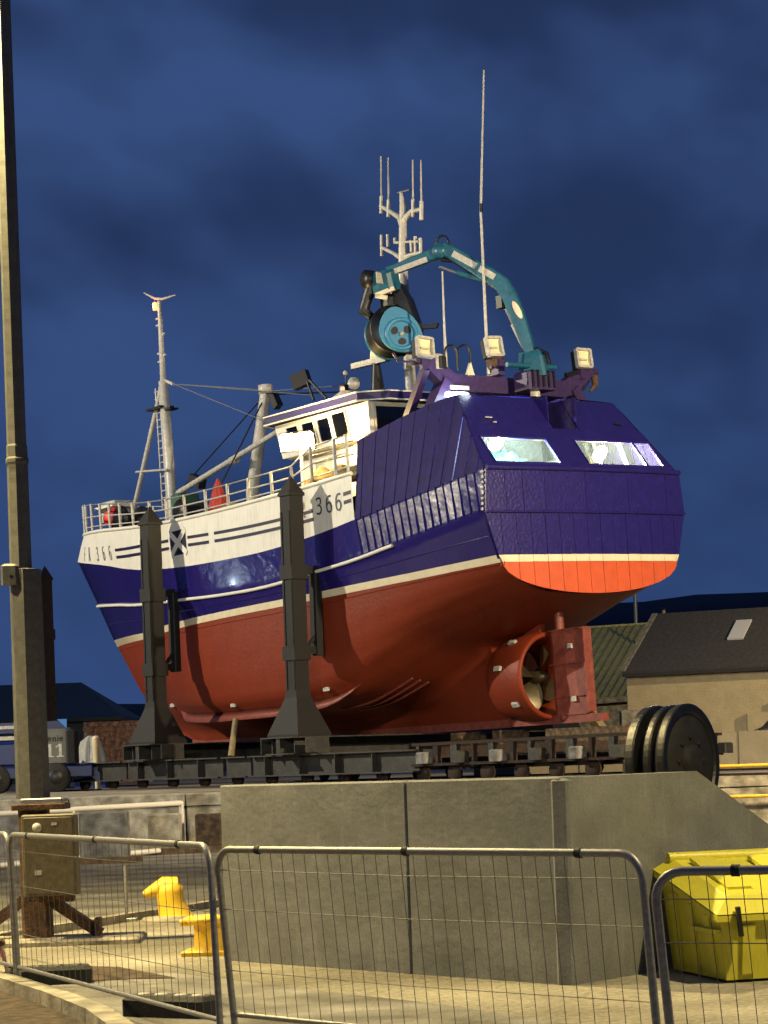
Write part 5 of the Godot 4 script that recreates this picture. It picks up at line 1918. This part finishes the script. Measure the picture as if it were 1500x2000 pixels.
func make_lamp_base():
	var base := Vector3(-3.34, 0, -21.87)
	var o := thing("lamp_column", "tall octagonal lamp column rising from a rusty steel base at the kerb", "lamp post", base)
	part(o, "pad", mb().cbox(Vector3(0.25, 0.03, 0.05), Vector3(1.5, 0.06, 0.8), 0.02), M.pale_concrete)
	part(o, "base_pile", mb().cbox(Vector3(0.0, 0.65, -0.02), Vector3(0.27, 1.3, 0.27), 0.03), M.rust)
	part(o, "flange", mb().cbox(Vector3(0.07, 1.3, -0.02), Vector3(0.5, 0.06, 0.45), 0.01), M.rust)
	part(o, "flange", mb().cbox(Vector3(0.1, 1.36, -0.02), Vector3(0.4, 0.04, 0.4), 0.01), M.galv)
	part(o, "column", mb().lathe(Vector3.ZERO, Vector3.UP, [[1.38, 0.162], [3.5, 0.152], [3.55, 0.15], [3.56, 0.1]], 8, false), M.column)
	part(o, "column", mb().lathe(Vector3(-0.04, 0, 0), Vector3.UP, [[3.56, 0.105], [4.65, 0.1], [4.72, 0.1], [4.74, 0.093], [9.2, 0.088]], 8, false), M.column)
	part(o, "band", mb().lathe(Vector3(-0.04, 0, 0), Vector3.UP, [[4.55, 0.103], [4.57, 0.11], [4.6, 0.11], [4.62, 0.1]], 8, false), M.column)
	part(o, "lug", mb().cbox(Vector3(-0.13, 3.5, 0.1), Vector3(0.16, 0.2, 0.12), 0.02), M.column)
	part(o, "lug_hole", mb().lathe(Vector3(-0.11, 3.48, 0.163), Vector3(0, 0, 1), [[0, 0.018], [0.003, 0.0]], 8), M.black)
	part(o, "spigot", mb().lathe(Vector3(-0.04, 0, 0), Vector3.UP, [[9.0, 0.1], [9.05, 0.13], [9.3, 0.13], [9.35, 0.06]], 8, false), M.column)
	part(o, "arm", mb().tube([Vector3(-0.04, 9.2, 0), Vector3(-0.3, 9.7, 0.05), Vector3(-0.9, 10.0, 0.15)], [0.07, 0.05, 0.045], 8), M.column)
	var hd := part(o, "lamp_head", mb().cbox(Vector3(-1.15, 10.02, 0.2), Vector3(0.8, 0.16, 0.32), 0.04), M.galv)
	part(hd, "lens", mb().box(Vector3(-1.15, 9.93, 0.2), Vector3(0.55, 0.02, 0.24)), M.street_lens)
	omni(o, Vector3(-1.15, 9.8, 0.2), Color(1.0, 0.9, 0.62), 230.0, 0.12)
	for s in [1.0, -1.0]:
		part(o, "brace", mb().bar(Vector3(0.12 * s, 0.42, 0.0), Vector3(0.6 * s, 0.08, 0.02), 0.12, 0.1), M.rust)
	part(o, "brace_stop", mb().box(Vector3(0.58, 0.12, 0.02), Vector3(0.05, 0.22, 0.2)), M.rust)
	# control box hung on the pile
	var bx := thing("control_box", "olive steel control box bolted to the lamp column's base", "electrical box", base + Vector3(0.19, 0.47, 0.28))
	part(bx, "case", mb().cbox(Vector3(0, 0.38, 0), Vector3(0.5, 0.76, 0.26), 0.012), M.box_olive)
	part(bx, "door", mb().cbox(Vector3(0.0, 0.38, 0.135), Vector3(0.46, 0.71, 0.014), 0.006), M.box_olive)
	part(bx, "disc_label", mb().lathe(Vector3(-0.1, 0.64, 0.143), Vector3(0, 0, 1), [[0, 0.045], [0.003, 0.045], [0.003, 0.0]], 14), M.mast_white)
	part(bx, "paper_label", mb().box(Vector3(0.06, 0.67, 0.144), Vector3(0.05, 0.025, 0.004)), M.mast_white)
	part(bx, "paper_label", mb().box(Vector3(-0.1, 0.22, 0.144), Vector3(0.07, 0.045, 0.004)), M.mast_white)
	part(bx, "bracket", mb().box(Vector3(0.03, -0.03, -0.08), Vector3(0.32, 0.07, 0.2)), M.rust)

func make_bollards():
	var o := thing("mooring_bollard", "yellow mooring bollard with a horn to one side, at the kerb", "bollard", on_y(338, 1797, 0.0), 0.15, "yellow bollards on the quay")
	part(o, "base_plate", mb().lathe(Vector3(0.08, 0, 0), Vector3.UP, [[0, 0.0], [0, 0.42], [0.035, 0.4], [0.05, 0.2], [0.05, 0.0]], 20), M.pale_concrete)
	part(o, "body", mb().tube([Vector3(0.03, 0.0, 0), Vector3(0.02, 0.06, 0), Vector3(-0.02, 0.2, 0), Vector3(-0.03, 0.3, 0), Vector3(-0.02, 0.37, 0), Vector3(-0.02, 0.4, 0)], [0.21, 0.17, 0.145, 0.15, 0.14, 0.08], 16), M.yellow)
	part(o, "horn", mb().tube([Vector3(0.06, 0.36, 0), Vector3(-0.08, 0.36, 0), Vector3(-0.2, 0.32, 0), Vector3(-0.3, 0.28, 0)], [0.1, 0.11, 0.07, 0.04], 12), M.yellow)
	o = thing("mooring_bollard", "yellow squat bollard with a flat T head, by the end of the concrete wall", "bollard", on_y(408, 1864, 0.0), -0.1, "yellow bollards on the quay")
	part(o, "base_plate", mb().cbox(Vector3(0, 0.02, 0), Vector3(0.42, 0.045, 0.42), 0.01), M.yellow)
	part(o, "body", mb().lathe(Vector3.ZERO, Vector3.UP, [[0.04, 0.15], [0.08, 0.125], [0.24, 0.12], [0.28, 0.14]], 18), M.yellow)
	part(o, "head", mb().lathe(Vector3.ZERO, Vector3.UP, [[0.27, 0.0], [0.27, 0.17], [0.3, 0.19], [0.33, 0.16], [0.35, 0.0]], 18), M.yellow)
	part(o, "horn", mb().tube([Vector3(-0.12, 0.3, 0), Vector3(-0.24, 0.275, 0)], [0.05, 0.03], 10), M.yellow)
	var s := thing("stanchion", "slim dark stanchion on a small foot at the kerb line", "post", on_y(248, 1800, 0.0))
	part(s, "post", mb().tube([Vector3.ZERO, Vector3(0, 0.6, 0)], 0.018, 8), M.galv)
	part(s, "foot", mb().cbox(Vector3(0, 0.02, 0), Vector3(0.22, 0.04, 0.14), 0.01), M.galv)

# ------------------------------------------------------------------ background
func make_background():
	# white handrail fence before the slip
	var wf := thing("handrail", "white painted two rail handrail in front of the slip blocks", "railing")
	var pts := [Vector3(-3.95, 0, -44.6), Vector3(-5.6, 0, -41.2), Vector3(-7.2, 0, -38.0), Vector3(-8.6, 0, -35.0)]
	for i in pts.size():
		part(wf, "post", mb().tube([pts[i], pts[i] + Vector3(0, 0.98, 0)], 0.045, 8), M.fence_white)
		if i < pts.size() - 1:
			for y in [0.96, 0.08]:
				part(wf, "rail", mb().tube([pts[i] + Vector3(0, y, 0), pts[i + 1] + Vector3(0, y, 0)], 0.05, 8), M.fence_white)
	# barrier blocks on timber bearers
	var bb := [[200, 1680, 40.5, 0.85, 0.8, "grey_concrete", "grey concrete barrier block behind the handrail"], [318, 1642, 44.0, 0.62, 0.66, "pale_concrete", "white barrier block on a timber bearer"], [404, 1642, 44.5, 0.5, 0.62, "dirt", "dark weathered block on a timber bearer"]]
	for q in bb:
		var p := at(q[0], 1500, q[2])
		p.y = 0
		var o := thing("barrier_block", q[6], "concrete block", p)
		part(o, "block", mb().cbox(Vector3(0, 0.12 + q[4] / 2, 0), Vector3(q[3], q[4], 0.4), 0.03), M[q[5]])
		part(o, "bearer", mb().cbox(Vector3(0.05, 0.06, 0.06), Vector3(q[3] + 0.35, 0.12, 0.3), 0.01), M.timber)
	# boom lift
	make_lift()
	# cream site wall behind the slip, panel by panel
	var cw := thing("site_wall", "low cream block wall along the far side of the slip", "wall")
	for i in 12:
		var x0 := 2.5 + i * 1.45
		part(cw, "panel", mb().cbox(Vector3(x0 + 0.7, 1.12 + 0.5, -64.0 + i * 0.16), Vector3(1.42, 1.0 + 0.04 * rng.randf(), 0.3), 0.02, Basis(Vector3.UP, -0.11)), M.render_cream)
	var gb := thing("block_stack", "pale concrete blocks stacked beside the rudder end of the slip", "blocks", at(1228, 1500, 66.0) * Vector3(1, 0, 1) + Vector3(0, 1.12, 0))
	for i in 3:
		part(gb, "block", mb().cbox(Vector3(0.03 * i, 0.3 + 0.58 * i, 0), Vector3(0.5, 0.56, 0.6), 0.02), M.pale_concrete)
	# yellow handrail
	var yr := thing("yellow_railing", "yellow tube railing at the platform edge beyond the wall", "railing")
	for x in [6.1, 7.6, 9.1]:
		part(yr, "post", mb().tube([Vector3(x, 0.0, -45.0), Vector3(x, 1.32, -45.0)], 0.05, 8), M.yellow)
	for y in [1.3, 0.7]:
		part(yr, "rail", mb().tube([Vector3(5.9 if y > 1 else 6.1, y, -45.0), Vector3(9.2, y, -45.0)], 0.035, 8), M.yellow)
	make_buildings()
	make_added_shed()

func make_lift():
	var o := thing("boom_lift", "blue and grey wheeled boom lift marked 11, parked past the bow", "lift", at(88, 1500, 63.0) * Vector3(1, 0, 1) + Vector3(0, 1.12, 0), 0.12)
	o.scale = Vector3.ONE * 0.88
	part(o, "chassis", mb().cbox(Vector3(-0.2, 0.65, 0), Vector3(3.4, 0.36, 1.8), 0.06), M.lift_blue)
	for x in [-1.5, 0.35]:
		for z in [-0.85, 0.85]:
			var w := part(o, "wheel", mb().lathe(Vector3(x, 0.45, z - 0.15), Vector3(0, 0, 1), [[0, 0.0], [0, 0.4], [0.05, 0.46], [0.25, 0.46], [0.3, 0.4], [0.3, 0.0]], 22), M.rubber)
			part(w, "rim", mb().lathe(Vector3(x, 0.45, z + 0.16), Vector3(0, 0, 1), [[0, 0.22], [0.02, 0.2], [0.02, 0.0]], 14), M.black)
	part(o, "counterweight", mb().cbox(Vector3(0.4, 1.42, 0.45), Vector3(0.95, 1.05, 0.9), 0.1), M.lift_grey)
	part(o, "tail_hood", mb().cbox(Vector3(0.83, 1.42, 0.2), Vector3(0.45, 1.1, 1.5), 0.12), M.rubber)
	part(o, "engine_cover", mb().cbox(Vector3(-0.9, 1.25, 0), Vector3(1.5, 0.7, 1.6), 0.1), M.lift_blue)
	part(o, "boom", mb().bar(Vector3(0.7, 2.05, 0), Vector3(-3.2, 2.0, 0), 0.35, 0.32), M.lift_blue)
	part(o, "boom_trim", mb().bar(Vector3(-0.8, 2.05, 0.19), Vector3(-3.0, 2.02, 0.19), 0.02, 0.1), M.mast_white)
	part(o, "boom_trim", mb().bar(Vector3(-0.6, 1.7, 0.83), Vector3(-1.6, 1.7, 0.83), 0.02, 0.12), M.mast_white)
	part(o, "blue_plate", mb().prism([Vector3(0.42, 2.25, 0.3), Vector3(0.72, 1.95, 0.3), Vector3(0.72, 2.25, 0.3)], Vector3(0, 0, -0.1)), M.sign_blue)
	text_part(o, "number", "11", 0.4, Vector3(0.34, 1.27, 0.906), Basis.IDENTITY, M.mast_white, 700, "Droid Serif")
	text_part(o, "name_print", "Genie", 0.17, Vector3(0.28, 1.64, 0.906), Basis.IDENTITY, M.rubber)
	part(o, "outrigger", mb().bar(Vector3(1.1, 0.85, 0.6), Vector3(1.75, 0.35, 0.6), 0.2, 0.25), M.lift_blue)
	part(o, "outrigger", mb().bar(Vector3(0.9, 0.55, 0.5), Vector3(1.9, 0.6, 0.5), 0.2, 0.3), M.lift_blue)

func gable_house(o: Node3D, w: float, d: float, eave: float, ridge: float, wm: Material, rm: Material, over := 0.3):
	part(o, "wall", mb().prism([Vector3(-w / 2, 0, d / 2), Vector3(-w / 2, 0, -d / 2), Vector3(-w / 2, eave, -d / 2), Vector3(-w / 2, ridge - 0.1, 0), Vector3(-w / 2, eave, d / 2)], Vector3(w, 0, 0)), wm)
	var sl_ := (ridge - eave) / (d / 2)
	for s in [1.0, -1.0]:
		var e0 := Vector3(-w / 2 - over, eave - over * sl_ + 0.02, s * (d / 2 + over))
		var r0 := Vector3(-w / 2 - over, ridge + 0.02, 0)
		part(o, "roof", mb().prism([e0, r0, r0 + Vector3(0, 0.16, 0), e0 + Vector3(0, 0.16, 0)], Vector3(w + 2 * over, 0, 0)), rm)

func make_buildings():
	# cream house with slate roof
	var hp := at(1232, 1500, 86.0)
	var o := thing("slate_house", "long cream rendered house with a dark slate roof and one rooflight", "house", Vector3(hp.x + 15.4, 1.12, -83.8), -0.42)
	var W := 30.0
	var D := 8.5
	gable_house(o, W, D, 3.45, 5.75, M.render_cream, M.slate, 0.12)
	var sl_ := (5.75 - 3.45) / (D / 2)
	var bs := Basis(Vector3.RIGHT, atan(sl_))
	part(o, "rooflight", mb().box(Vector3(-11.3, 5.03, 1.75), Vector3(0.6, 0.06, 1.6), bs), M.skylight)
	part(o, "gutter", mb().bar(Vector3(-W / 2 - 0.1, 3.42, D / 2 + 0.2), Vector3(W / 2, 3.42, D / 2 + 0.2), 0.14, 0.12), M.black)
	part(o, "verge", mb().bar(Vector3(-W / 2 - 0.13, 3.55, D / 2 + 0.1), Vector3(-W / 2 - 0.13, 5.9, 0), 0.2, 0.12), M.grey_concrete)
	part(o, "plinth", mb().box(Vector3(3.0, 0.85, D / 2 + 0.04), Vector3(W - 6, 1.7, 0.08)), M.grey_concrete)
	part(o, "pier", mb().box(Vector3(-10.0, 0.9, D / 2 + 0.1), Vector3(0.8, 1.9, 0.16)), M.render_cream)
	part(o, "lintel", mb().box(Vector3(-8.9, 2.08, D / 2 + 0.06), Vector3(1.4, 0.22, 0.1)), M.pale_concrete)
	part(o, "fascia_board", mb().box(Vector3(-5.0, 2.1, D / 2 + 0.08), Vector3(6.4, 0.34, 0.14)), M.green_paint)
	part(o, "vent", mb().box(Vector3(-5.6, 2.75, D / 2 + 0.03), Vector3(0.25, 0.25, 0.06)), M.black)
	# green sheeted shed with its roof ribs running down
	var g := thing("sheet_roof_shed", "low shed with a ribbed olive green sheet roof behind the rudder", "shed")
	var e0 := at(1040, 1374, 104.0)
	var e1 := at(1262, 1357, 104.0)
	var r0 := at(1128, 1227, 113.0)
	var r1 := at(1345, 1213, 113.0)
	part(g, "roof", mb().prism([e0, e1, r1, r0], Vector3(0, -0.12, -0.05)), M.green_sheet)
	for i in 14:
		var f := (i + 0.5) / 14.0
		part(g, "rib", mb().bar(e0.lerp(e1, f) + Vector3(0, 0.03, 0.02), r0.lerp(r1, f) + Vector3(0, 0.03, 0.02), 0.1, 0.07), M.green_sheet)
	part(g, "wall", mb().prism([Vector3(e0.x, 1.12, e0.z - 0.4), Vector3(e1.x, 1.12, e1.z - 0.4), e1 - Vector3(0, 0.2, 0.4), e0 - Vector3(0, 0.2, 0.4)], Vector3(0, 0, -0.3)), M.grey_concrete)
	part(g, "fascia", mb().bar(e0 - Vector3(0, 0.12, 0), e1 - Vector3(0, 0.12, 0), 0.12, 0.24), M.grey_concrete)
	part(g, "ridge_cap", mb().bar(r0, r1, 0.4, 0.1), M.green_sheet)
	var rs := (r1 - r0).normalized()
	part(g, "back_roof", mb().prism([r0, r1, r1 + Vector3(2, -3.4, -9), r0 + Vector3(2, -3.4, -9)], Vector3(0, -0.1, 0)), M.green_sheet)
	# flood-dark hill and its tree line
	var b := mb()
	var rows := []
	var nz := FastNoiseLite.new()
	nz.seed = 3
	nz.frequency = 0.012
	for j in 6:
		var row := []
		for i in 61:
			var x := lerpf(-330.0, 330.0, i / 60.0)
			var prof := 17.0 * smoothstep(-30.0, 30.0, x) + 14.5 + 1.6 * smoothstep(63.0, 66.0, x)
			var hh := [0.0, 0.55, 0.85, 1.0, 0.9, 0.0]
			row.append(Vector3(x, 1.1 + prof * hh[j] + nz.get_noise_2d(x, j * 30.0) * 1.6 * hh[j], -430.0 - j * 16.0))
		rows.append(row)
	structure("hill", b.loft(rows), M.hill)
	for q in [[1240, 1153, 1226, 140.0, 0.11, "galv", "tall grey pole against the dark hill behind the green roof"], [1296, 1192, 1246, 108.0, 0.09, "pale_timber", "short pale pole beside the green shed roof"]]:
		var tp := at(q[0], q[1], q[3])
		var po := thing("pole", q[6], "pole", Vector3(tp.x, 1.12, tp.z))
		part(po, "shaft", mb().tube([Vector3.ZERO, Vector3(0, tp.y - 1.12, 0)], [q[4] * 1.3, q[4]], 8), M[q[5]])
		part(po, "cap", mb().lathe(Vector3(0, tp.y - 1.12, 0), Vector3.UP, [[0, q[4] * 1.2], [0.1, q[4] * 1.2], [0.12, 0.0]], 8), M.black)
	# dark hipped shed on the left
	var s := thing("hipped_shed", "wide unlit shed with a dark blue hipped roof past the bow", "shed", at(60, 1500, 135.0) * Vector3(1, 0, 1) + Vector3(0, 1.12, 0))
	var hw := 6.4
	var ew := 4.9
	var er := 6.05
	var x0 := -14.0
	var x1 := 5.55
	part(s, "wall", mb().box(Vector3((x0 + x1) / 2, 1.9, -6), Vector3(x1 - x0 - 0.6, 3.8, 11)), M.blue_sheet)
	var rf := mb()
	var a0 := Vector3(x0, 3.75, 0)
	var a1 := Vector3(x1, 3.75, 0)
	var a2 := Vector3(x1, 3.75, -12)
	var a3 := Vector3(x0, 3.75, -12)
	var q0 := Vector3(x0 + 3.2, er, -6)
	var q1 := Vector3(x1 - 3.2, er, -6)
	rf.quad(a0, a1, q1, q0)
	rf.tri(a1, a2, q1)
	rf.quad(a2, a3, q0, q1)
	rf.tri(a3, a0, q0)
	rf.box(Vector3((x0 + x1) / 2, 3.62, -6), Vector3(x1 - x0, 0.24, 12))
	part(s, "roof", rf, M.blue_sheet)
	part(s, "gutter", mb().box(Vector3((x0 + x1) / 2, 3.6, 0.1), Vector3(x1 - x0, 0.15, 0.16)), M.black)
	# lit red brick wall, white tarpaulin and yellow post in the far yard
	var bw := thing("brick_wall", "lit pinkish brick wall at the back of the yard past the bow", "wall", at(232, 1500, 100.0) * Vector3(1, 0, 1) + Vector3(0, 1.12, 0))
	for r in 12:
		for k in 6:
			part(bw, "brick", mb().box(Vector3(-1.25 + k * 0.46 + (0.22 if r % 2 else 0.0), 0.12 + r * 0.225, 0.02 * rng.randf()), Vector3(0.44, 0.205, 0.3)), M.brick)
	part(bw, "mortar", mb().box(Vector3(0.0, 1.35, -0.05), Vector3(2.9, 2.68, 0.3)), M.grey_concrete)
	var tw := thing("white_load", "white sheeted load standing beside the boom lift", "load", at(178, 1500, 72.0) * Vector3(1, 0, 1) + Vector3(0, 1.12, 0))
	part(tw, "sheet", mb().loft_fold(Vector3(0, 0.55, 0), 0.5, 1.1, 0.5), M.tarp_white)
	part(tw, "pallet", mb().cbox(Vector3(0, 0.28, 0), Vector3(1.0, 0.55, 0.8), 0.03), M.lift_blue)
	var yp := thing("yellow_post", "short pale yellow marker post by the white load", "post", at(189, 1500, 66.0) * Vector3(1, 0, 1) + Vector3(0, 1.12, 0))
	part(yp, "post", mb().tube([Vector3(0, 0.0, 0), Vector3(0, 1.45, 0)], [0.06, 0.12], 10), M.cream)
	part(yp, "cap", mb().lathe(Vector3(0, 1.45, 0), Vector3.UP, [[0, 0.12], [0.08, 0.09], [0.1, 0.0]], 10), M.cream)
	# dark parked van, only its nose in view
	var cv := thing("parked_van", "dark parked van in front of the cream house", "van", at(1520, 1500, 76.0) * Vector3(1, 0, 1) + Vector3(0, 1.12, 0))
	var body := [Vector3(-0.9, 0.3, 0), Vector3(4.0, 0.3, 0), Vector3(4.0, 2.0, 0), Vector3(0.55, 2.0, 0), Vector3(-0.2, 1.25, 0), Vector3(-0.85, 1.0, 0)]
	part(cv, "body", mb().prism(body, Vector3(0, 0, -1.8)), M.black)
	part(cv, "window", mb().prism([Vector3(0.0, 1.3, 0.01), Vector3(1.2, 1.3, 0.01), Vector3(1.2, 1.85, 0.01), Vector3(0.55, 1.85, 0.01)], Vector3(0, 0, -0.005)), M.window)
	for x in [0.0, 3.1]:
		part(cv, "wheel", mb().lathe(Vector3(x, 0.33, -0.15), Vector3(0, 0, 1), [[0, 0.0], [0, 0.33], [0.2, 0.33], [0.2, 0.0]], 18), M.rubber)
	part(cv, "headlight", mb().box(Vector3(-0.86, 0.85, -0.2), Vector3(0.06, 0.14, 0.3)), M.mast_white)

func make_added_shed():
	# unseen shed and lamps, added to port for the glossy hull to mirror
	var o := thing("added_shed", "added white panelled shed out of view to port, for the glossy hull to mirror", "shed", Vector3(-52.0, 1.12, -64.0))
	var z := -15.0
	var i := 0
	while z < 15.0:
		var w := 0.9 + 0.9 * rng.randf()
		if i % 4 == 2:
			w = 1.6
		part(o, "door" if i % 4 == 2 else "panel", mb().cbox(Vector3(0 if i % 4 != 2 else -0.3, 3.5, z + w / 2), Vector3(0.2, 7.0, w - 0.05), 0.02), M.tarp_white if i % 4 != 2 else M.black)
		z += w
		i += 1
	part(o, "roof", mb().prism([Vector3(0.4, 7.0, -15.3), Vector3(-12, 7.0, -15.3), Vector3(-6, 9.4, -15.3)], Vector3(0, 0, 30.6)), M.blue_sheet)
	part(o, "back_wall", mb().box(Vector3(-11.6, 3.5, 0), Vector3(0.2, 7.0, 30)), M.tarp_white)
	for zz in [-8.0, 6.0]:
		var h := part(o, "added_wall_lamp", mb().cbox(Vector3(1.5, 7.5, zz), Vector3(0.5, 0.15, 0.4), 0.03), M.galv)  # added lamp that brightens the shed panels for the reflection
		part(h, "arm", mb().bar(Vector3(0.1, 7.2, zz), Vector3(1.3, 7.5, zz), 0.06, 0.06), M.galv)
		part(h, "lens", mb().box(Vector3(1.5, 7.41, zz), Vector3(0.4, 0.02, 0.3)), M.lamp_cool)
		omni(h, Vector3(1.5, 7.25, zz), Color(0.85, 0.93, 1.0), 14.0, 0.15)
